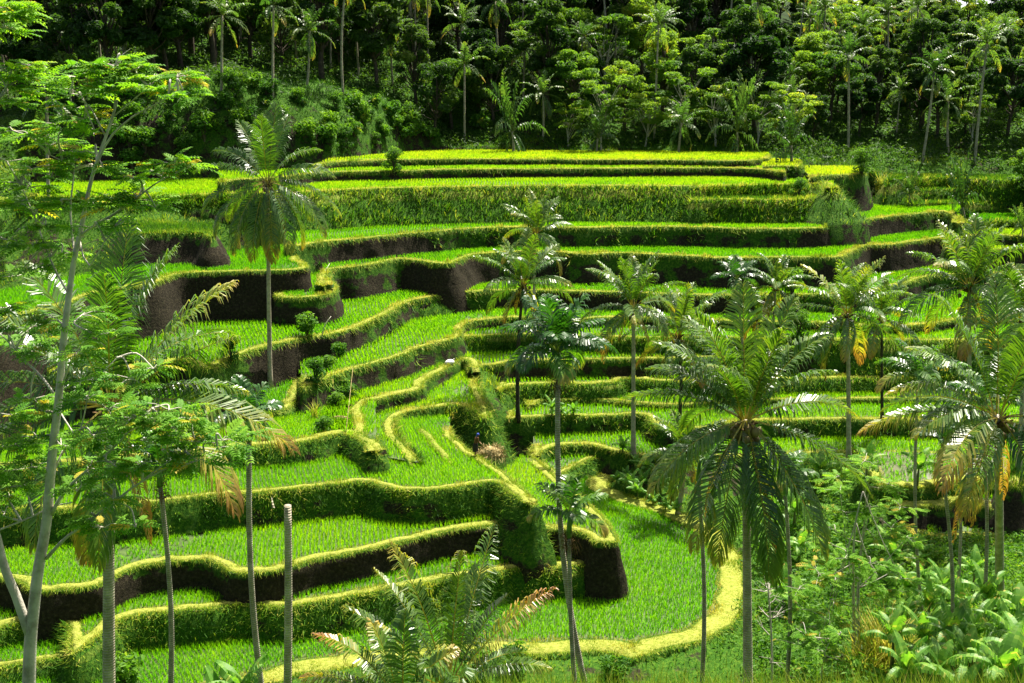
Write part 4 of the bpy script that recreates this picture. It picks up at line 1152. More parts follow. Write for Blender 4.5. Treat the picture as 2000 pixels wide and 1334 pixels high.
def PX(lst, d, dz=0.):
    return [D(p[0], p[1], d + (p[2] if len(p) > 2 else 0)) for p in lst]
dT = 24.5
b0 = D(45, 1430, dT); b0[2] = max(b0[2], HT(b0[0], b0[1]))
tr = [(PX([(52,1460),(58,1330),(60,1240),(72,1150),(86,1050),(97,950),(106,850),(118,740),(129,640),(142,540),(156,450),(173,370),(196,300),(216,240),(228,195)], dT), .175, .025),
      (PX([(60,1245),(45,1205),(33,1165),(12,1110),(-8,1040),(-40,950),(-70,860)], dT), .12, .07),
      (PX([(98,1005,0),(130,955,-.2),(190,905,-.5),(217,880,-.7),(262,835,-1),(300,800,-1)], dT), .045, .014),
      (PX([(92,1090,0),(125,1053,-.3),(165,1025,-.6),(225,980,-.9),(275,945,-1.2),(350,907,-1.5),(425,880,-1.8)], dT), .045, .012),
      (PX([(275,945,-1.2),(330,905,-1.3),(385,875,-1.6)], dT), .02, .010),
      (PX([(217,880,-.7),(265,878,-.6),(310,860,-.4),(345,850,0)], dT), .02, .010),
      (PX([(100,975,0),(106,925,.2),(115,895,.3),(123,880,.3)], dT), .028, .02),
      (PX([(-5,1035,.5),(62,1007,.3),(100,990,0),(140,982,-.3)], dT), .025, .012),
      (PX([(158,457,0),(190,435,-.3),(224,416,-.5),(270,382,-.8),(315,350,-1.1),(370,326,-1.4)], dT), .035, .010),
      (PX([(186,330,0),(214,270,-.4),(259,227,-.8),(311,200,-1.1),(350,175,-1.4)], dT), .03, .010),
      (PX([(148,505,0),(136,427,.5),(140,370,.8),(145,330,1.0),(96,302,1.2)], dT), .03, .010),
      (PX([(103,769,0),(80,735,.3),(52,709,.6),(20,672,.8),(-15,640,1)], dT), .032, .012),
      (PX([(136,573,0),(110,530,.4),(88,482,.8),(66,420,1.1),(40,360,1.3)], dT), .026, .010),
      (PX([(118,760,0),(136,715,-.4),(150,690,-.7),(180,650,-.9)], dT), .026, .010),
      (PX([(112,800,0),(150,850,-.5),(175,760,-.8),(230,700,-1.1)], dT), .02, .010),
      (PX([(156,470,0),(175,520,-.3),(205,470,-.6),(240,430,-.9)], dT), .02, .010),
      (PX([(207,265,0),(180,215,.3),(150,185,.6),(120,175,.9)], dT), .02, .010),
      (PX([(222,215,0),(225,170,.1),(232,140,.2)], dT), .018, .008),
      (PX([(224,225,0),(270,185,-.2),(310,150,-.4)], dT), .018, .008)]
clusters = [  # px, py, depth offset, sprays, spread in m
 (150,150,.5,4,.30),(185,135,.3,5,.34),(225,128,.1,5,.36),(265,135,-.1,5,.34),(300,150,-.4,5,.32),(330,172,-.8,4,.28),(362,185,-1.2,4,.25),(200,170,.2,5,.34),(245,165,0,5,.34),(290,178,-.4,4,.3),(160,185,.6,4,.28),(345,150,-1,3,.2),
 (140,215,.7,3,.26),(165,232,.6,3,.28),(185,255,.4,3,.25),(120,250,.9,3,.28),(60,268,1.2,4,.32),(95,285,1.2,4,.32),(130,300,1,4,.32),(25,255,1.3,3,.3),(150,325,.8,3,.28),(185,300,.3,2,.22),(15,315,1.3,3,.3),(60,330,1.2,3,.3),(200,325,-.2,3,.24),
 (260,350,-.9,3,.26),(300,335,-1.1,3,.26),(340,320,-1.3,4,.26),(368,322,-1.5,3,.2),(60,365,1.2,4,.34),(25,400,1.2,3,.3),(100,345,1,3,.3),(60,410,1,3,.28),(120,400,.6,3,.3),(90,440,.7,3,.3),(180,405,-.2,3,.26),(230,395,-.6,3,.26),(270,385,-.8,4,.28),(305,405,-1,3,.25),(180,445,-.4,3,.28),(225,440,-.8,3,.26),
 (20,470,1.1,4,.32),(70,480,.8,4,.3),(120,500,.4,3,.26),(30,540,1.1,3,.3),(80,520,.7,3,.28),(20,600,1,4,.34),(60,640,.8,5,.36),(110,625,.2,4,.3),(160,615,-.5,3,.24),(20,680,.9,4,.32),(60,690,.6,4,.3),(150,690,-.6,4,.3),(215,650,-1,3,.22),(200,745,-1,2,.3),(260,740,-1.2,3,.3),(170,780,-.8,4,.3),(300,720,-1.2,3,.24),
 (210,800,-.8,5,.36),(260,815,-1,6,.38),(310,820,-1.1,6,.36),(350,840,-1.3,5,.34),(400,865,-1.7,5,.32),(435,860,-1.8,4,.26),(280,860,-.8,5,.32),(330,880,-1.3,4,.3),(180,850,-.6,5,.32),(220,905,-.8,4,.3),(385,900,-1.6,3,.25),(250,930,-1,4,.28),(275,910,-1.2,3,.24),(220,970,-.9,4,.28),(170,920,-.5,4,.3),(120,870,-.2,4,.3),(150,960,-.4,3,.26),
 (20,810,.9,4,.3),(30,870,.8,5,.34),(60,900,.5,5,.34),(20,920,.9,5,.34),(50,950,.6,4,.3),(20,970,.8,4,.3),(75,855,.4,3,.28),(10,1000,.8,3,.28),(185,1010,-.6,3,.22),(205,1030,-.8,3,.2),(265,1030,-1.1,2,.18),(60,780,.6,4,.32),(110,820,0,3,.26),(460,880,-1.9,2,.22),(330,800,-1.2,4,.3),(375,820,-1.5,4,.3)]
tips = [(D(x, y, dT + dd), k, sp) for x, y, dd, k, sp in clusters]
feathery_tree("slender forked tree with smooth grey trunk and layered feathery leaves, close at the left", b0, tr, tips, 61, leaf=.44, per=7, tint=.55, twig=.013)
b1 = D(-120, 1400, 23.); b1[2] = HT(b1[0], b1[1])
feathery_tree("feathery-leaved tree whose bright sprays enter at the top left corner", b1,
    [([b1, D(-110, 900, 23), D(-90, 400, 22.5), D(-60, 120, 22), D(-20, 40, 21.6)], .16, .03), ([D(-90, 400, 22.5), D(-40, 260, 22), D(10, 170, 21.6)], .06, .015)],
    [(D(x, y, 21.5 + dd), k, sp) for x, y, dd, k, sp in [(5,15,0,5,.26),(30,35,0,4,.22),(10,55,.2,4,.22),(-20,30,.3,4,.3),(15,140,.2,4,.26),(45,150,0,4,.24),(60,128,0,3,.18),(10,170,.3,3,.22),(-20,150,.4,4,.3),(12,200,.3,2,.16)]], 62, leaf=.36, per=10, tint=.66)

# feathery trees in the ravine, right foreground
def ravine_tree(label, bpx, bpy_, dist, tops, cl, seed, tint=.5, r=.11, leaf=.5):
    b = D(bpx, bpy_, dist); b[2] = HT(b[0], b[1])
    tr = [([b] + PX(tops, dist), r, .02)]
    rs = np.random.RandomState(seed)
    tips = [(D(x, y, dist + rs.uniform(-1.5, 1.5)), k, sp) for x, y, k, sp in cl]
    for x, y, k, sp in cl[::2]:
        a = PX([tops[min(len(tops) - 1, int(rs.randint(0, len(tops))))]], dist)[0]
        tr.append(([a, (a + D(x, y, dist)) / 2 + (0, 0, -.15), D(x, y, dist)], .03, .012))
    return feathery_tree(label, b, tr, tips, seed, M_PALEBARK, leaf, 9, .5, tint)
ravine_tree("twin-stemmed light green feathery tree in the ravine, thin dark stem", 1668, 1310, 47., [(1668,1200),(1667,1100),(1672,1020),(1685,960)],
    [(1560,1150,5,.6),(1600,1120,5,.6),(1640,1130,6,.65),(1680,1140,6,.6),(1720,1150,5,.6),(1570,1190,4,.5),(1620,1170,4,.5),(1590,1100,4,.5),(1760,1130,4,.5),(1650,1090,4,.5),(1700,1100,4,.5),(1580,1225,4,.5),(1620,1215,3,.5),(1560,1260,4,.5),(1600,1250,3,.4),(1730,1190,3,.4)], 71, .60)
ravine_tree("light green feathery tree rising above the bananas, stem paler and further right", 1682, 1330, 51., [(1678,1250),(1676,1150),(1684,1060),(1692,990),(1700,950)],
    [(1640,960,5,.6),(1690,930,5,.6),(1735,945,5,.6),(1650,1000,5,.6),(1700,990,5,.6),(1760,990,5,.6),(1620,1030,4,.5),(1740,1030,5,.6),(1690,900,4,.5),(1640,930,3,.5),(1770,1050,4,.5),(1630,1065,4,.5),(1780,1090,3,.5),(1710,1055,4,.5)], 72, .66)
ravine_tree("low feathery shrub at the lower bank, stem leaning right", 1600, 1330, 44., [(1610,1280),(1625,1250)],
    [(1560,1230,3,.4),(1600,1270,4,.4),(1640,1240,3,.4),(1650,1280,4,.4),(1690,1290,3,.4)], 73, .55, .05)

# ------------------------------------------------------------------ broad leaves: bananas and the clump by the path
M_BANANA = leafmat("banana_leaf", [(0, (.03, .10, .015)), (.5, (.11, .26, .03)), (.8, (.26, .40, .06)), (1, (.42, .34, .10))], rough=.5, spec=.4, transl=.42, tcol=(1.6, 1.7, .6))
M_BSTEM = solid("banana_stem", [(.3, (.06, .08, .02)), (.6, (.16, .17, .05)), (.8, (.20, .14, .07))], 3, 4, .6, .3)

def banana_leaf(rs, L=1.8, W=.5, e0=1.1, bend=1.3, torn=.5, tint=.45):
    K = 15
    s = np.linspace(0, 1, K); a = e0 - bend * s ** 1.3
    x = np.r_[0, np.cumsum(np.cos((a[:-1] + a[1:]) / 2) * L / (K - 1))]; z = np.r_[0, np.cumsum(np.sin((a[:-1] + a[1:]) / 2) * L / (K - 1))]
    V = []; F = []; T_ = []
    for i in range(K - 1):
        for sd in (1, -1):
            cut = rs.rand() < torn
            dz = -.10 - .16 * rs.rand() * (1.6 if cut else 1)
            k = len(V)
            g = .22 * L / (K - 1) if cut else 0
            for j, gg in ((i, g), (i + 1, -g)):
                w = W / 2 * (math.sin(math.pi * min(1, s[j] * .92 + .06)) ** .55) * (1 if s[j] > .13 else .12)
                n = np.array((-math.sin(a[j]), 0, math.cos(a[j])))
                p = np.array((x[j], 0, z[j])); tt = np.array((math.cos(a[j]), 0, math.sin(a[j])))
                V += [p, p + np.array((0, sd * w * .55, 0)) + n * .06 * W + tt * gg * .5, p + np.array((0, sd * w, 0)) + n * .0 + np.array((0, 0, dz * W)) + tt * gg]
            f1, f2 = (k, k + 1, k + 4, k + 3), (k + 1, k + 2, k + 5, k + 4)
            F += [f1, f2] if sd < 0 else [f1[::-1], f2[::-1]]
            tv = np.clip(tint + rs.normal(0, .08) + (.3 if cut and rs.rand() < .2 else 0), 0, 1)
            T_ += [tv] * 6
    return np.array(V), F, np.array(T_)

def banana_plant(seed, h=1.6, n=8, L=1.9, W=.52, name="banana_plant", tint=.5, r=.11):
    rs = np.random.RandomState(seed)
    root = bpy.data.objects.new(name, None); COL.objects.link(root)
    link("stem", MB().tube([(0, 0, -.3), (0, 0, h * .5), (.03, 0, h)], [r * 1.2, r, r * .55], 9).data("stem", [M_BSTEM], True), root)
    a0 = rs.uniform(0, 6.28)
    for i in range(n):
        f = i / max(1, n - 1)
        V, F, T_ = banana_leaf(rs, L * rs.uniform(.75, 1.1), W * rs.uniform(.85, 1.15), 1.42 - .75 * f + rs.normal(0, .1), .7 + 1.2 * f, .35 + .4 * f, tint + .12 * (rs.rand() - .3))
        link("leaf", mesh("leaf", V, F, [M_BANANA], None, {"tint": T_}), root, loc=(0, 0, h - .15 * f), rot=(0, 0, a0 + i * GA))
    return root
bp = [banana_plant(81, 1.7, 8, 2.1, .72), banana_plant(82, 1.2, 7, 1.9, .66), banana_plant(83, 2.2, 9, 2.4, .8)]
bused = [False] * 3
def put(protos, used, k, x, y, z, rz, sc, label, cat, group):
    o = protos[k] if not used[k] else copy_tree(protos[k])
    used[k] = True
    o.location = (x, y, z); o.rotation_euler = (0, 0, rz); o.scale = (sc,) * 3
    tag(o, label, cat, group)
    return o
rs = np.random.RandomState(91)
spots = [(1770,1150),(1800,1110),(1740,1100),(1840,1150),(1870,1190),(1810,1200),(1760,1210),(1900,1240),(1850,1260),(1920,1190),(1960,1240),(1800,1270),(1880,1300),(1940,1310),(1990,1290),(1830,1325),(1985,1200),(1740,1280),(1900,1120),(1790,1060),(1985,1340),(1950,1360),(1870,1370),(1765,1340)]
for q, (px, py) in enumerate(spots):
    p = hit(px, py + 40)
    put(bp, bused, q % 3, p[0], p[1], p[2], rs.uniform(0, 6.28), rs.uniform(.62, .9), "banana plant with torn pale-edged leaves in the grove at the lower right", "banana plant", "banana plants in the lower right grove")
for q, (px, py) in enumerate([(1510,1075),(1560,1060),(1500,1010),(1550,1000),(1530,1150)]):
    p = hit(px, py + 40)
    put(bp, bused, q % 3, p[0], p[1], p[2], rs.uniform(0, 6.28), rs.uniform(.8, 1.1), "banana plant with whole dark leaves behind the big coconut palm trunk", "banana plant", "banana plants behind the big palm trunk")
for q, (px, py) in enumerate([(1790,930),(1830,920),(1690,925),(1600,930),(1560,935),(1480,935)]):
    p = hit(px, py + 30)
    put(bp, bused, q % 3, p[0], p[1], p[2], rs.uniform(0, 6.28), rs.uniform(.6, .9), "small banana plant on the bank below the lowest right terrace", "banana plant", "banana plants below the lowest right terrace")
cp = [banana_plant(85, .5, 7, 1.0, .42, "broad_leaved_plant", .42, .05), banana_plant(86, .7, 8, 1.1, .4, "broad_leaved_plant", .5, .05)]
cused = [False] * 2
for q, (px, py) in enumerate([(1205,935),(1230,950),(1255,940),(1245,965),(1275,975),(1290,955),(1222,925),(1262,915),(1300,985),(1310,965),(1215,905),(1240,910),(1285,930),(1320,995)]):
    p = hit(px, py + 12)
    put(cp, cused, q % 2, p[0], p[1], p[2], rs.uniform(0, 6.28), rs.uniform(.8, 1.25), "broad-leaved plant in the clump beside the path round the curved paddy", "plant", "broad-leaved plants in the clump by the path")
for q, (px, py) in enumerate([(1120,840),(1078,838),(1095,832)]):
    p = hit(px, py)
    put(cp, cused, q % 2, p[0], p[1], p[2], rs.uniform(0, 6.28), rs.uniform(.9, 1.2), "young banana plant on the weedy bank behind the dead areca skirt", "plant", "young plants on the weedy bank")
for q, (px, py) in enumerate([(430,1345),(475,1350),(455,1335)]):
    p = D(px, py, 37.)
    put(cp, cused, q % 2, p[0], p[1], HT(p[0], p[1]) + .5, rs.uniform(0, 6.28), 1.6, "broad-leaved plant poking up at the bottom edge left of the bare trunk", "plant", "broad-leaved plants at the bottom edge")

# ------------------------------------------------------------------ shrubs, reeds
M_SHRUB = leafmat("shrub_leaf", [(0, (.02, .06, .010)), (.45, (.05, .15, .018)), (.8, (.14, .28, .03)), (1, (.36, .36, .08))], rough=.55, spec=.18, transl=.45, tcol=(1.6, 1.6, .5), vary=.2)

def leaf_cloud(rs, centers, radii, n, size, tint, flat=.7, up=.4):
    """leaf-sized folded faces through clumps; tint varies by clump"""
    centers = np.array(centers); radii = np.array(radii)
    w = radii ** 2; k = rs.choice(len(centers), n, p=w / w.sum())
    d = rs.normal(0, 1, (n, 3)); d /= np.linalg.norm(d, axis=1)[:, None]
    rr = radii[k] * (.45 + .6 * rs.rand(n) ** .6)
    P = centers[k] + d * rr[:, None] * np.array((1, 1, flat))
    nrm = d * .5 + rs.normal(0, .55, (n, 3)) + np.array((0, 0, up)); nrm /= np.linalg.norm(nrm, axis=1)[:, None]
    a = np.cross(nrm, rs.normal(0, 1, (n, 3))); a /= np.linalg.norm(a, axis=1)[:, None]; b = np.cross(nrm, a)
    s = size * (.6 + .8 * rs.rand(n))[:, None]
    V = np.stack([P - a * s, P + b * s * .42 + nrm * s * .10, P + a * s * 1.0 - nrm * s * .15, P - b * s * .42 + nrm * s * .10], 1).reshape(-1, 3)
    F = np.arange(n * 4).reshape(-1, 4)
    ct = rs.normal(0, .10, len(centers))
    t = np.repeat(np.clip(tint + ct[k] + rs.normal(0, .07, n), 0, 1), 4)
    return V, F, t

def shrub_proto(seed, h=1.0, w=1.0, n=700, size=.10, tint=.5, name="shrub", m=None):
    rs = np.random.RandomState(seed)
    root = bpy.data.objects.new(name, None); COL.objects.link(root)
    mb = MB(); cs = []; rd = []
    for i in range(9):
        a = i * GA; f = rs.uniform(.3, 1)
        c = np.array((math.cos(a) * w * .36 * f, math.sin(a) * w * .36 * f, h * rs.uniform(.12, .95) * (1.1 - .35 * f)))
        cs.append(c); rd.append(w * rs.uniform(.16, .27))
        mb.tube(catmull([(0, 0, -.1), c * (.4, .4, .5), c], 3), np.linspace(.025, .008, 7) * h, 5, cap=False)
    link("stems", mb.data("stems", [M_BARK]), root)
    V, F, t = leaf_cloud(rs, cs, rd, n, size, tint)
    link("foliage", mesh("foliage", V, F, [m or M_SHRUB], None, {"tint": t}), root)
    return root
shp = [shrub_proto(101, 1.3, 1.3, 1500, .06, .38), shrub_proto(102, 1.8, 1.4, 420, .13, .6), shrub_proto(103, 1.0, 1.2, 500, .10, .55)]
sused = [False] * 3
for px, py, k, sc, lab in [(600,655,1,1.5,"upright light green shrub below the small ledge paddy"), (662,700,1,1.1,"pale leafy shrub with a dead white branch beside the brown slope"),
        (455,765,0,1.35,"round dark fine-leaved bush left of the lone palm's foot"), (618,772,0,1.5,"round dark fine-leaved bush right of the lone palm's foot"),
        (632,840,2,1.2,"yellowish flowering shrub on the corner of the bund"), (770,350,0,2.2,"dark bush growing on the third terrace from the top"),
        (1560,385,0,1.7,"little green tree-like bush on the grassy ledge at upper right"), (1680,382,0,2.4,"green bush beside the tall reeds on the upper right bank"), (1700,378,0,2.2,"rounded dark bush pressed against the tall reeds"),
        (245,1345,1,1.5,"leafy light green shrub at the bottom edge right of the ringed palm trunk"), (1545,610,1,2.2,"loose green shrub behind the big palm crown"), (1560,660,0,2.0,"dark rounded shrub among the right terraces"),
        (640,720,2,1.3,"low spreading shrub on the bank above the round bush"), (680,775,2,1.5,"low leafy shrub at the foot of the bank by the long paddy"), (655,790,2,1.2,"small low shrub beside the reedy tuft"),
        (930,1330,2,2.0,"leafy bush at the bottom edge right of the bushy palm"),(1010,1315,1,1.3,"light green bush at the bottom edge below the curved paddy's bank"),(1200,1325,2,1.5,"low bush at the bottom edge right of the leaning trunks"),
        (940,255,2,3.0,"low bush at the back of the top paddy near the short palm")]:
    p = hit(px, py)
    put(shp, sused, k, p[0], p[1], p[2] - .05, rs.uniform(0, 6.28), sc, lab, "shrub", None)

def reed_clump(label, px, py, h, n, seed, tint=.8, spread=.4, dist=None):
    r_ = np.random.RandomState(seed)
    p = hit(px, py) if dist is None else foot(px, py, dist)
    bs = np.c_[r_.normal(0, spread * .3, n), r_.normal(0, spread * .3, n), np.full(n, -.05)]
    V, F4, F3, t = blades(bs, h * r_.uniform(.6, 1.05, n), h * r_.uniform(.15, .75, n), r_.uniform(.03, .055, n) * h ** .4, r_.uniform(0, 6.28, n), np.clip(tint + r_.normal(0, .15, n), 0, 1))
    o = link("reed_clump", mesh("reed_clump", V, [tuple(f) for f in F4.tolist()] + [tuple(f) for f in F3.tolist()], [M_GRASS], None, {"tint": t}), loc=tuple(p))
    return tag(o, label, "tall grass")
reed_clump("tall pale reeds arching on the upper right bank", 1718, 385, 3.4, 110, 111, .8, 1.2)
reed_clump("reedy tuft with yellow tips beside the long paddy", 615, 815, 1.4, 40, 112, .75, .5)
reed_clump("big clump of dry yellow feather grass in the ravine", 1725, 1290, 3.2, 260, 113, .82, 1.6, 45.)
reed_clump("dry yellow grass clump left of the banana grove", 1690, 1250, 2.2, 160, 114, .78, 1.2, 44.)
reed_clump("tall green grass clump at the bottom edge by the leaning trunk", 1290, 1345, 1.5, 70, 115, .5, 1.0, 34.)
reed_clump("leafy grass tuft at the head of the pocket paddy", 1330, 826, 1.6, 60, 116, .45, .8)

# grass blades along the bottom edge, on the near slope
n = 9000
gx_ = RG.uniform(930, 2080, n); gd = RG.uniform(24, 33, n)
P = np.array([D(x, 1352 + 14 * RG.rand(), d_) for x, d_ in zip(gx_, gd)])
hz_ = np.array([HT(a, b) for a, b in P[:, :2]])
P[:, 2] = np.maximum(hz_ - .02, hz_)
need = np.array([D(1000, 1325, d_)[2] for d_ in gd]) - hz_
hh = np.clip(need * RG.uniform(.5, 1.15, n), .3, 2.6)
tall = blades(P, hh, hh * RG.uniform(.1, .5, n), RG.uniform(.02, .035, n), RG.uniform(0, 6.28, n), np.clip(.55 + RG.normal(0, .15, n), 0, 1))
o = link("tall_grass", mesh("tall_grass", tall[0], [tuple(f) for f in tall[1].tolist()] + [tuple(f) for f in tall[2].tolist()], [M_GRASS], None, {"tint": tall[3]}))
tag(o, "tall grass blades on the near slope along the bottom edge", "grass", kind="stuff")
# ------------------------------------------------------------------ the wood behind: broadleaf trees and palms, each its own object
M_LEAF = leafmat("broadleaf_dark", [(0, (.012, .040, .010)), (.45, (.055, .12, .024)), (.8, (.14, .22, .035)), (1, (.30, .27, .06))], rough=.6, spec=.22, transl=.40, tcol=(1.7, 1.8, .5), vary=.35)
M_LEAFL = leafmat("broadleaf_light", [(0, (.025, .08, .014)), (.45, (.09, .20, .026)), (.8, (.20, .32, .04)), (1, (.38, .33, .06))], rough=.6, spec=.2, transl=.46, tcol=(1.7, 1.7, .5), vary=.3)

def broad_tree(seed, h=13., w=7., n=4200, size=.34, tint=.4, mat=None, trunk_h=.42, flat=.75, lobes=16, name="broadleaf_tree"):
    rs = np.random.RandomState(seed)
    root = bpy.data.objects.new(name, None); COL.objects.link(root)
    mb = MB(); th = h * trunk_h
    P = catmull([(0, 0, -1), (rs.normal(0, .15), rs.normal(0, .15), th * .5), (rs.normal(0, .3), rs.normal(0, .3), th), (0, 0, h * .8)], 5)
    mb.tube(P, np.linspace(.028, .008, len(P)) * h, 8)
    cs = []; rd = []
    for i in range(lobes):
        f = (i + .5) / lobes
        a = i * GA + rs.normal(0, .3)
        zz = th + (h - th) * (f ** .8)
        rr = w * .5 * math.sqrt(max(.05, 1 - (2 * f - .75) ** 2 * .55)) * rs.uniform(.45, 1.0)
        c = np.array((math.cos(a) * rr, math.sin(a) * rr, zz * rs.uniform(.92, 1.03)))
        cs.append(c); rd.append(w * rs.uniform(.11, .21))
        s0 = P[min(len(P) - 1, int(len(P) * (.45 + .4 * f)))]
        mb.tube(catmull([s0, (s0 + c) / 2 + (0, 0, -.3), c], 3), np.linspace(.010, .003, 7) * h, 5, cap=False)
    link("trunk", mb.data("trunk", [M_BARK], True), root)
    V, F, t = leaf_cloud(rs, cs, rd, n, size, tint, flat, .5)
    link("crown", mesh("crown", V, F, [mat or M_LEAF], None, {"tint": t}), root)
    return root

def far_palm(seed, h=13., n=17, Lm=4.0, nl=15, lw=.17, bow=.5, dead=3):
    rs = np.random.RandomState(seed)
    root = bpy.data.objects.new("forest_palm", None); COL.objects.link(root)
    P = bent_trunk((0, 0, -1), (rs.normal(0, .6), rs.normal(0, .6), h), bow * rs.uniform(-1, 1), (1, .4), 10)
    link("trunk", MB().tube(P, np.linspace(.19, .13, 10), 7).data("trunk", [M_PTRUNK], True), root)
    Vs = []; Fs = []; Ts = []; off = 0
    for (az, e, bend, L, tint, yel, dr) in rosette(n, rs, Lm):
        V, F, t = frond_arrays(L=L, e0=e, bend=bend, nl=nl, lw=lw, ll=.95, droop=dr, rs=rs, tint=tint, yellow=yel + .2 * (rs.rand() < .1), az=az, origin=P[-1], rr=.04, roll=rs.normal(0, .3))
        Vs.append(V); Fs += [tuple(i + off for i in f) for f in F]; Ts.append(t); off += len(V)
    link("crown", mesh("crown", np.vstack(Vs), Fs, [M_FARPALM], None, {"tint": np.concatenate(Ts)}), root)
    return root

fp = [far_palm(201, 14), far_palm(202, 17, 19, 4.2), far_palm(203, 11, 16, 4.0), far_palm(204, 7, 15, 4.0), far_palm(205, 1.2, 14, 4.2, bow=.1), far_palm(206, 20, 18, 4.2, bow=1.0)]
fph = [14, 17, 11, 7, 1.2, 20]
fused = [False] * len(fp)
bt = [broad_tree(211, 13, 8, 6500, .34, .34), broad_tree(212, 15, 7, 6000, .30, .42), broad_tree(213, 11, 8, 6000, .36, .30, flat=.6), broad_tree(214, 16, 6.5, 5600, .28, .38, trunk_h=.3, lobes=22), broad_tree(215, 9, 6, 2600, .30, .36, trunk_h=.25)]
bused2 = [False] * len(bt)
def layered_tree(seed, h=11., w=9., n=3200, size=.26, tint=.6):
    rs = np.random.RandomState(seed)
    root = bpy.data.objects.new("layered_tree", None); COL.objects.link(root)
    mb = MB(); cs = []; rd = []
    P = catmull([(0, 0, -1), (rs.normal(0, .3), 0, h * .3), (rs.normal(0, .5), rs.normal(0, .5), h * .6)], 5)
    mb.tube(P, np.linspace(.16, .09, len(P)), 7)
    for i in range(22):
        a = i * GA + rs.normal(0, .4); f = (i + .5) / 22
        rr = w * .5 * rs.uniform(.25, 1.0); zz = h * (.45 + .55 * rs.rand() * (1 - .25 * (rr / (w * .5)) ** 2))
        c = np.array((math.cos(a) * rr, math.sin(a) * rr, zz)); cs.append(c); rd.append(w * rs.uniform(.09, .17))
        s0 = P[rs.randint(len(P) // 3, len(P))]
        mb.tube(catmull([s0, s0 * .5 + c * .5 + np.array((0, 0, .3)), c], 3), np.linspace(.06, .015, 7), 5, cap=False)
    link("trunk", mb.data("trunk", [M_PALEBARK], True), root)
    V, F, t_ = leaf_cloud(rs, cs, rd, n, size, tint, .32, .9)
    link("crown", mesh("crown", V, F, [M_LEAFL], None, {"tint": t_}), root)
    return root
lt = [layered_tree(231), layered_tree(232, 9, 8, 2800, .25, .66), broad_tree(221, 13, 8, 4200, .30, .52, M_LEAFL, .5, .45, 20), broad_tree(222, 14, 7, 3600, .30, .70, M_LEAFL, .45, .7, 18), broad_tree(223, 10, 7, 3200, .26, .5, M_LEAFL, .35, .55, 18)]
lused = [False] * len(lt)
LK = lambda k: k

TAKEN = []
def palm_at(cpx, cpy, bpx, bpy_, label, k=None, group=None, dist=None, sc=None):
    """a wood palm whose crown and foot are seen in the photograph"""
    b = foot(bpx, bpy_, dist)
    top = D(cpx, cpy, b[1])
    h = max(1.0, top[2] - b[2])
    if k is None: k = int(np.argmin([abs(math.log(h / q)) for q in fph]))
    o = fp[k] if not fused[k] else copy_tree(fp[k]); fused[k] = True
    o.location = tuple(b); s_ = h / fph[k]
    w_ = (sc or 1.0)
    o.scale = (w_, w_, s_ if k < 4 or k == 5 else max(.8, s_))
    # lean the trunk towards the crown it carries
    o.rotation_euler = (0, math.atan2(top[0] - b[0], h) * .9, 0)
    o.rotation_euler.rotate_axis('Z', RG.uniform(0, 6.28))
    # keep fronds life-size when the trunk is stretched
    for ch in o.children:
        if ch.name.startswith("crown") and k != 4:
            ch.scale = (1, 1, 1 / max(.3, s_)); ch.location = (0, 0, fph[k] - fph[k] / max(.3, s_))
    tag(o, label, "palm tree", group)
    TAKEN.append((b[0], b[1], 3.0))
    return o

palm_at(910, 125, 908, 278, "tall wood palm with spread silvery crown standing just left of the top paddy's short palm")
palm_at(1021, 95, 1021, 208, "wood palm with starry crown against the dark trees above the top paddy")
palm_at(1206, 10, 1200, 130, "wood palm with crown cut by the top edge, bare trunk above the light green trees")
palm_at(1346, 5, 1346, 120, "thin wood palm reaching the top edge right of the light green trees")
palm_at(1660, 110, 1657, 290, "wood palm with heavy drooping crown and straight pale trunk, right of the light trees", sc=1.1)
palm_at(1826, 140, 1801, 318, "wood palm with a pale trunk leaning right, left of the tallest right palm")
palm_at(1932, 85, 1904, 320, "tallest wood palm at the right, long pale trunk leaning right below a yellowish crown", sc=1.1)
palm_at(1856, 195, 1853, 298, "small wood palm with thin trunk between the two leaning palms")
palm_at(534, 10, 533, 192, "tall wood palm on the hillock with its crown at the top edge")
palm_at(430, 30, 432, 182, "wood palm on the hillock's left crest, dead yellow frond hanging")
palm_at(672, -40, 671, 187, "pale straight palm trunk on the hillock, crown above the top edge")
palm_at(600, 60, 599, 165, "wood palm with a thin trunk behind the lone slope palm's crown")
palm_at(768, 60, 768, 165, "wood palm with a grey trunk at the hillock's right shoulder")
palm_at(838, 165, 830, 205, "leaning young wood palm with glowing fronds at the hillock's right end")
palm_at(900, 45, 890, 190, "wood palm with pale fronds behind the tall silvery one", dist=182.)
palm_at(96, 190, 96, 392, "dim palm on the far left with trunk rising from the left field")
palm_at(230, 90, 235, 175, "shaded wood palm with drooping fronds on the left hill", dist=166.)
palm_at(310, 85, 310, 165, "shaded wood palm beside the left hill's light gap", dist=170.)
palm_at(995, 258, 1000, 297, "short wide palm at the back edge of the top paddy, fronds from the ground", 4, sc=1.25)
palm_at(1165, 270, 1165, 297, "short palm at the back of the top paddy left of the big silvery one", 4)
palm_at(1325, 240, 1325, 298, "silvery coconut palm at the back edge of the top paddy", 3, sc=1.1)
palm_at(1445, 258, 1443, 299, "short silvery palm near the right end of the top paddy", 4, sc=1.1)
palm_at(1545, 285, 1545, 318, "dark low palm beyond the right end of the top paddy", 4, sc=1.0)
palm_at(1540, 220, 1545, 300, "wood palm half hidden in the light trees, fronds bending right", dist=166.)
palm_at(1880, 405, 1885, 445, "low silvery palm with drooping fronds beside the bright right field", 4, sc=.85)
palm_at(1778, 380, 1778, 405, "small dusty palm on the shaded right slope", 4, sc=.55)
palm_at(1993, 455, 1993, 480, "small dark palm at the right edge beside the bright strips", 4, sc=.5)
palm_at(1690, 55, 1700, 200, "wood palm with an orange dead frond near the skyline", dist=186.)
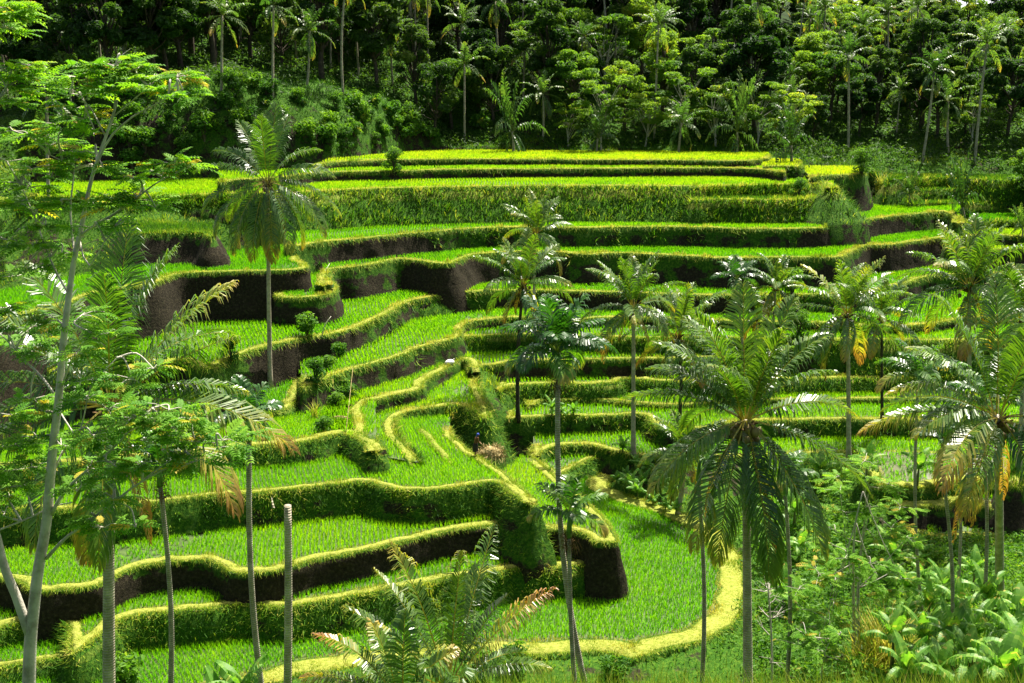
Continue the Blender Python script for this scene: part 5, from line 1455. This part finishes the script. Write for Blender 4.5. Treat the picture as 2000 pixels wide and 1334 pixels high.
palm_at(1790, 15, 1795, 120, "wood palm breaking the skyline left of the white sky", dist=196.)
palm_at(1730, 25, 1735, 130, "wood palm with a thin crown on the skyline", dist=200.)
palm_at(1615, 15, 1610, 130, "wood palm among yellowing trees under the skyline", dist=192.)

def place(kind, x, y, z=None, sc=1., label="", cat="tree", group=None):
    protos, used = {'b': (bt, bused2), 'l': (lt, lused), 'p': (fp, fused)}[kind[0]]
    k = int(kind[1])
    o = protos[k] if not used[k] else copy_tree(protos[k]); used[k] = True
    o.location = (x, y, HT(x, y) - .1 if z is None else z); o.scale = (sc * RG.uniform(.9, 1.1), sc * RG.uniform(.9, 1.1), sc * RG.uniform(.88, 1.12)); o.rotation_euler = (RG.normal(0, .03), RG.normal(0, .03), RG.uniform(0, 6.28))
    tag(o, label, cat, group)
    return o

# the light green feathery trees right of the middle
for px, py, dd, k, sc, lab in [(1175,230,164,0,1.0,"light green layered tree with pale limbs behind the short palms, leftmost of that row"),(1260,250,166,1,1.0,"light green layered tree between the short palm and the silvery palm"),
        (1330,235,168,0,1.05,"tall light green layered tree behind the silvery palm"),(1400,250,166,1,1.1,"light green layered tree left of the short palm at the paddy's right end"),(1480,255,164,0,.8,"light green layered tree leaning over the right end of the top paddy"),
        (1545,265,165,1,1.0,"light green layered tree last on the right of its row"),(1220,180,172,3,.8,"yellowish green tree above the layered row"),(1110,240,167,1,.7,"small light green tree left of the layered row")]:
    p = D(px, py, dd)
    place('l%d' % k, p[0], p[1], None, sc, lab); TAKEN.append((p[0], p[1], 3.5))
p = D(2000, 300, 140.); place('l4', p[0] + 1.5, p[1], None, .9, "light green rounded tree cut by the right edge above the shaded slope"); TAKEN.append((p[0], p[1], 4))

# the rest of the wood
G1 = {'b': ("dark glossy broadleaf tree in the wood on the far hillside", "dark broadleaf trees of the hillside wood"), 'l': ("light green broadleaf tree among the darker ones of the hillside wood", "light broadleaf trees of the hillside wood"),
      'p': ("coconut palm standing among the trees of the hillside wood", "palms scattered through the hillside wood")}
placed = list(TAKEN)
cnt = 0
for tryy in range(9000):
    X = RG.uniform(-110, 130); Y = RG.uniform(140, 262)
    if abs(X) > Y * .50 + 6: continue
    z = HT(X, Y)
    x_, y_ = project(np.array([[X, Y, z]]))
    if y_[0] < -25: continue
    i = int(round((X - GX0) / GR)); j = int(round((Y - GY0) / GR))
    if Y < 189 and 0 <= i < NX and OWN[j, i] >= 0: continue
    px, py = x_[0], y_[0]
    if Y < 158 and X > -44: continue
    if -42 < X < -9 and Y < 166: continue                      # the open face of the hillock
    if px > 1560 and py > 285: continue                         # the open shaded slope on the right
    if px > 560 and Y < 166 and px < 1560: continue
    u = RG.rand()
    if X < -38: kind = 'b' if u < .72 else 'p' if u < .90 else 'l'
    elif px < 1120: kind = 'b' if u < .5 else 'p' if u < .72 else 'l'
    else: kind = 'b' if u < .50 else 'p' if u < .68 else 'l'
    gap = 3.1 if kind == 'p' else 4.3
    if any((X - a) ** 2 + (Y - b) ** 2 < ((gap + r_) * .5) ** 2 * 1.25 for a, b, r_ in placed): continue
    placed.append((X, Y, gap)); cnt += 1
    k = {'b': RG.randint(0, 5), 'l': RG.randint(0, 5), 'p': RG.choice([0, 1, 2, 3, 5])}[kind]
    sc = RG.uniform(.85, 1.3) * (.82 if px > 1500 else 1.0) * (.85 if kind == 'p' else 1.0)
    place(kind + str(k), X, Y, None, sc, G1[kind][0], "palm tree" if kind == 'p' else "tree", G1[kind][1])
    if cnt > 380: break
print("wood trees", cnt)

# undergrowth that nobody could count
n = 34000
xy = np.c_[RG.uniform(-95, 105, n), RG.uniform(112, 215, n)]
keep = np.ones(n, bool)
z = np.array([HT(a, b) for a, b in xy])
x_, y_ = project(np.c_[xy, z])
i = np.clip(np.round((xy[:, 0] - GX0) / GR).astype(int), 0, NX - 1); j = np.clip(np.round((xy[:, 1] - GY0) / GR).astype(int), 0, NY - 1)
own = np.where(xy[:, 1] < 189, OWN[j, i], -1)
dense = np.where(xy[:, 1] > 168, 1., np.where((x_ > 1560) & (y_ < 330), .8, np.where(xy[:, 1] > 165.5, .9, .12)))
dense = np.where((xy[:, 0] > -42) & (xy[:, 0] < -9) & (xy[:, 1] < 168), .16, dense)
dense = np.where((xy[:, 0] < -38) & (xy[:, 1] > 112), .8, dense)
dense = np.where((xy[:, 0] > -38) & (xy[:, 1] < 128), 0., dense)
keep = (own < 0) & (x_ > -60) & (x_ < 2060) & (y_ > -60) & (RG.rand(n) < dense)
cs = np.c_[xy, z + RG.uniform(.2, 1.0, n)][keep]
V, F, t = leaf_cloud(np.random.RandomState(301), cs, RG.uniform(.5, 1.3, len(cs)), min(110000, len(cs) * 9), .26, .30, .7, .5)
o = link("undergrowth", mesh("undergrowth", V, F, [M_LEAF], None, {"tint": t}))
tag(o, "low dark leafy undergrowth covering the floor of the hillside wood", "undergrowth", kind="stuff")
n = 9000
xy = np.c_[RG.uniform(4, 40, n), RG.uniform(41, 80, n)]
z = np.array([HT(a, b) for a, b in xy])
i = np.round((xy[:, 0] - GX0) / GR).astype(int); j = np.round((xy[:, 1] - GY0) / GR).astype(int)
x_, y_ = project(np.c_[xy, z])
wet = (OWN[j, i] < 0) & (x_ > 1380 + np.clip(1150 - y_, 0, 300) * .0) & (y_ > 890) & (RG.rand(n) < np.where(x_ > 1480, .75, .15)) & ~((x_ > 1720) & (y_ < 1050))
cs = np.c_[xy, z + RG.uniform(.1, .5, n)][wet]
V, F, t = leaf_cloud(np.random.RandomState(302), cs, RG.uniform(.25, .7, len(cs)), len(cs) * 15, .14, .60, .7, .5)
o = link("ravine_undergrowth", mesh("ravine_undergrowth", V, F, [M_SHRUB], None, {"tint": t}))
tag(o, "tangled green undergrowth filling the ravine at the lower right", "undergrowth", kind="stuff")

# bushes added over the hillock's face and foot to darken them
rs = np.random.RandomState(55)
for q in range(75):
    px = rs.uniform(215, 850); top = np.interp(px, [215, 300, 440, 560, 640, 760, 850], [215, 180, 150, 180, 195, 200, 265]); bot = np.interp(px, [215, 440, 650, 850], [350, 345, 305, 292])
    py = top + (bot - top) * rs.uniform(.02, .95)
    p = hit(px, py)
    if OWN[int(round((p[1] - GY0) / GR)), int(round((p[0] - GX0) / GR))] >= 0: continue
    put(shp, sused, [0, 2, 1][q % 3], p[0], p[1], p[2] - .3, rs.uniform(0, 6.28), rs.uniform(1.0, 2.8), "dark bush added to darken the steep grassy face of the hillock", "shrub", "bushes on the hillock's face")

# ------------------------------------------------------------------ small things on the terraces
def simple(name, col, rough=.8, spec=.2, sc=6):
    return solid(name, [(.3, tuple(c * .75 for c in col)), (.7, col)], sc, 3, rough, spec)
M_SKIN = simple("skin", (.16, .075, .04), .6, .3)
M_SHIRT = simple("brown_shirt_cloth", (.16, .075, .028)); M_SKIRT = simple("dark_skirt_cloth", (.035, .03, .028)); M_SCARF = simple("blue_scarf_cloth", (.05, .09, .42)); M_SACK = simple("white_sack_cloth", (.75, .74, .70))

def skin_body(name, pts, edges, rad, mat, parent, lvl=1):
    me = bpy.data.meshes.new(name); me.from_pydata([tuple(p) for p in pts], edges, []); me.update()
    o = link(name, me, parent)
    sk = o.modifiers.new("skin", 'SKIN'); sk.use_smooth_shade = True
    for v, r_ in zip(me.skin_vertices[0].data, rad):
        v.radius = (r_, r_) if np.isscalar(r_) else r_
        v.use_root = False
    me.skin_vertices[0].data[0].use_root = True
    ss = o.modifiers.new("sub", 'SUBSURF'); ss.levels = lvl; ss.render_levels = lvl
    me.materials.append(mat)
    return o
pf = U(929, 889, -24.42)
person = bpy.data.objects.new("person", None); COL.objects.link(person); person.location = (pf[0], pf[1], pf[2] + .02); person.rotation_euler = (0, 0, d2(20))
tag(person, "person in blue headscarf, brown shirt and dark skirt standing bent on the bund", "person")
# local frame: facing +X (towards the straw heap), right-hand side is -Y; standing height 1.52
B = [(0,0,.80),(.02,0,.95),(.07,0,1.12),(.13,0,1.26),(.17,0,1.34),(.20,0,1.42),(.215,0,1.50),       # pelvis .. head top
     (0,.085,.76),(.03,.09,.43),(-.01,.09,.08),(.10,.095,.035),
     (0,-.085,.76),(-.03,-.09,.43),(-.08,-.09,.08),(.03,-.095,.035),
     (.12,.16,1.25),(.14,.21,1.02),(.30,.17,.88),(.37,.15,.85),
     (.12,-.16,1.25),(.12,-.21,1.02),(.26,-.18,.86),(.33,-.16,.82),
     (.275,0,1.425)]
E_ = [(0,1),(1,2),(2,3),(3,4),(4,5),(5,6),(0,7),(7,8),(8,9),(9,10),(0,11),(11,12),(12,13),(13,14),(3,15),(15,16),(16,17),(17,18),(3,19),(19,20),(20,21),(21,22),(5,23)]
Rr = [.12,.11,(.12,.12),.10,.050,.085,.075,.085,.055,.038,.035,.085,.055,.038,.035,.055,.042,.030,.032,.055,.042,.030,.032,.022]
skin_body("body", B, E_, Rr, M_SKIN, person, 2)
for sd, wx, wz in ((1, .37, .85), (-1, .33, .82)):              # five fingers on each hand, curled
    for q, (ln, sp) in enumerate([(.060, .026), (.078, .010), (.083, -.006), (.076, -.020)]):
        y0 = sd * (.155 + sp)
        skin_body("finger", [(wx + .01, y0, wz - .005), (wx + .05, y0, wz - .012), (wx + .05 + ln * .4, y0, wz - .035), (wx + .05 + ln * .45, y0, wz - .062)], [(0, 1), (1, 2), (2, 3)], [.009, .0085, .008, .007], M_SKIN, person, 1)
    skin_body("thumb", [(wx, sd * .135, wz + .005), (wx + .035, sd * .112, wz + .0), (wx + .06, sd * .115, wz - .025)], [(0, 1), (1, 2)], [.011, .010, .008], M_SKIN, person, 1)
skin_body("shirt", [(.0,0,.80),(.02,0,.95),(.07,0,1.12),(.125,0,1.255),(.155,0,1.30),(.12,.165,1.25),(.138,.212,1.04),(.22,.19,.95),(.12,-.165,1.25),(.12,-.212,1.04),(.19,-.195,.94)],
     [(0,1),(1,2),(2,3),(3,4),(3,5),(5,6),(6,7),(3,8),(8,9),(9,10)], [(.155,.165),(.135,.15),(.135,.155),(.12,.135),.065,.072,.058,.050,.072,.058,.050], M_SHIRT, person, 2)
mb = MB(); rings = []
for zz, rx, ry, cx in [(.86,.15,.165,.005),(.74,.175,.19,.0),(.55,.18,.185,-.01),(.36,.19,.19,-.02),(.27,.195,.195,-.02)]:
    rings.append([(cx + rx * math.cos(a) * (1 + .07 * math.sin(5 * a + zz * 9)), ry * math.sin(a) * (1 + .07 * math.sin(5 * a + zz * 9)), zz) for a in np.linspace(0, 2 * math.pi, 17)[:-1]])
mb.add(np.array(rings).reshape(-1, 3), [(i * 16 + j, (i + 1) * 16 + j, (i + 1) * 16 + (j + 1) % 16, i * 16 + (j + 1) % 16) for i in range(4) for j in range(16)])
link("skirt", mb.data("skirt", [M_SKIRT], True), person)
mb = MB(); V = []
for th in np.linspace(0, 1.75, 7):
    for a in np.linspace(0, 2 * math.pi, 15)[:-1]:
        k_ = .112 * (1 + .0 * th)
        V.append((.195 + k_ * math.sin(th) * math.cos(a) * (1.0 if math.cos(a) < .3 else .75) - .01, k_ * .92 * math.sin(th) * math.sin(a), 1.445 + k_ * 1.05 * math.cos(th)))
mb.add(V, [(i * 14 + j, (i + 1) * 14 + j, (i + 1) * 14 + (j + 1) % 14, i * 14 + (j + 1) % 14) for i in range(6) for j in range(14)])
mb.add([(.10,.09,1.42),(.10,-.09,1.42),(.04,-.10,1.24),(.02,0,1.20),(.04,.10,1.24)], [(0,1,2,3,4)])
link("headscarf", mb.data("headscarf", [M_SCARF], True), person)

# heap of cut straw beside the person, white sack on the bund, fallen frond, leaning sticks
ps = U(958, 893, -24.85)
rs = np.random.RandomState(401)
mb = MB()
for i in range(420):
    a = rs.uniform(0, 6.28); rr_ = .95 * math.sqrt(rs.rand()); h0 = 1.05 * (1 - (rr_ / 1.15) ** 2) * rs.uniform(.1, 1)
    p0 = np.array((rr_ * math.cos(a), rr_ * .7 * math.sin(a), h0)); d = np.array((rs.normal(0, .25) + .12 * math.cos(a), rs.normal(0, .25) + .12 * math.sin(a), rs.uniform(-.5, .35)))
    d /= np.linalg.norm(d)
    mb.tube([p0, p0 + d * .3, p0 + d * .55 + (0, 0, -.08)], [.022, .018, .008], 3, cap=False)
V = []
for i in range(6):
    th = i / 5 * 1.5
    for j in range(14):
        a = 2 * math.pi * j / 14; k_ = 1 + .12 * math.sin(3 * a + i)
        V.append((.9 * math.sin(th) * math.cos(a) * k_, .65 * math.sin(th) * math.sin(a) * k_, .85 * math.cos(th)))
mb.add(V, [(i * 14 + j, (i + 1) * 14 + j, (i + 1) * 14 + (j + 1) % 14, i * 14 + (j + 1) % 14) for i in range(5) for j in range(14)])
M_STRAW = solid("dry_straw", [(.3, (.16, .11, .04)), (.55, (.36, .28, .12)), (.75, (.55, .48, .28))], 6, 4, .9, .15)
o = link("straw_heap", mb.data("straw_heap", [M_STRAW]), loc=tuple(ps + (0, 0, -.05))); tag(o, "heap of pale dry straw just right of the person", "straw heap")
pk = hit(878, 713)
V = []; 
for i in range(7):
    th = math.pi * i / 6
    for j in range(12):
        a = 2 * math.pi * j / 12; k_ = 1 + .10 * math.sin(2 * a + 1) + .06 * math.sin(5 * a + i)
        V.append((.42 * math.sin(th) ** .8 * math.cos(a) * k_, .28 * math.sin(th) ** .8 * math.sin(a) * k_, .20 + .22 * math.cos(th) + (.05 if i == 1 and j < 5 else 0)))
mb = MB().add(V, [(i * 12 + j, (i + 1) * 12 + j, (i + 1) * 12 + (j + 1) % 12, i * 12 + (j + 1) % 12) for i in range(6) for j in range(12)]).tube([(.34, .1, .3), (.44, .14, .42), (.5, .12, .44)], [.05, .03, .06], 6)
o = link("sack", mb.data("sack", [M_SACK], True), loc=tuple(pk), rot=(0, 0, .4)); tag(o, "small white sack lying on the narrow bund above the spur", "sack")

def stick(label, pxs, r=.04, name="stick", mat=None, cat="stick", lift=.0):
    P = np.array([hit(x, y) + (0, 0, lift + dz) for x, y, dz in pxs])
    o = link(name, MB().tube(catmull(P - P[0], 4), np.linspace(r, r * .5, 4 * (len(P) - 1) + 1), 6).data(name, [mat or M_PALEBARK], True), loc=tuple(P[0])); tag(o, label, cat)
    return o
stick("white stick leaning out of the dark bank by the ledge paddy", [(628,545,.25),(645,530,.6)], .05)
stick("pale broken branch standing on the brown slope by the leafy shrub", [(622,697,0),(634,678,.6),(648,655,1.5)], .05)
V, F, t = frond_arrays(L=5.2, e0=-.05, bend=.1, nl=40, lw=.05, ll=.55, droop=1.4, rs=np.random.RandomState(5), tint=.97, yellow=.0, rr=.05)
p0 = hit(925, 752) + (0, 0, .25); p1 = hit(985, 812) + (0, 0, .2)
dv = Vector(p1 - p0); q_ = dv.to_track_quat('X', 'Z')
o = link("fallen_frond", mesh("fallen_frond", V * (dv.length / 5.2), F, [M_FROND], None, {"tint": t}), loc=tuple(p0)); o.rotation_euler = q_.to_euler()
tag(o, "dead brown palm frond lying down the side of the spur", "palm frond")
V, F, t = frond_arrays(L=1.8, e0=.1, bend=.5, nl=16, lw=.05, ll=.5, droop=1.8, rs=np.random.RandomState(6), tint=.9, yellow=.0, rr=.03)
p0 = hit(684, 826) + (0, 0, .3)
o = link("dry_frond", mesh("dry_frond", V, F, [M_STRAW], None, {"tint": t}), loc=tuple(p0), rot=(0, 0, 2.6)); tag(o, "grey dried frond tied to a pole at the corner of the long paddy", "palm frond")
stick("thin bamboo pole standing at the corner of the long paddy", [(676,868,0),(683,832,1.6),(692,800,3.2)], .03, "bamboo_pole", M_STRAW, "pole")
# bare thorny shrub in the ravine
b = foot(1512, 1290, 43.)
mb = MB(); rs = np.random.RandomState(77)
top = D(1500, 1140, 43.) - b
mb.tube(catmull([(0, 0, -.2), top * .5 + (.1, 0, 0), top], 5), np.linspace(.06, .03, 11), 6)
for i in range(16):
    f = rs.uniform(.4, 1); p0 = top * f; a = rs.uniform(0, 6.28); l = rs.uniform(.4, 1.1)
    e = p0 + np.array((math.cos(a) * l, math.sin(a) * l * .6, l * rs.uniform(.1, .9)))
    mb.tube([p0, (p0 + e) / 2 + rs.normal(0, .08, 3), e], [.025, .016, .006], 5, cap=False)
    for w in range(3):
        e2 = e + rs.normal(0, .22, 3) + (0, 0, .1); mb.tube([(p0 + e) / 2, e2], [.010, .004], 4, cap=False)
o = link("bare_shrub", mb.data("bare_shrub", [M_PALEBARK], True), loc=tuple(b)); tag(o, "leafless pale shrub with crooked twigs right of the big palm trunk", "shrub")
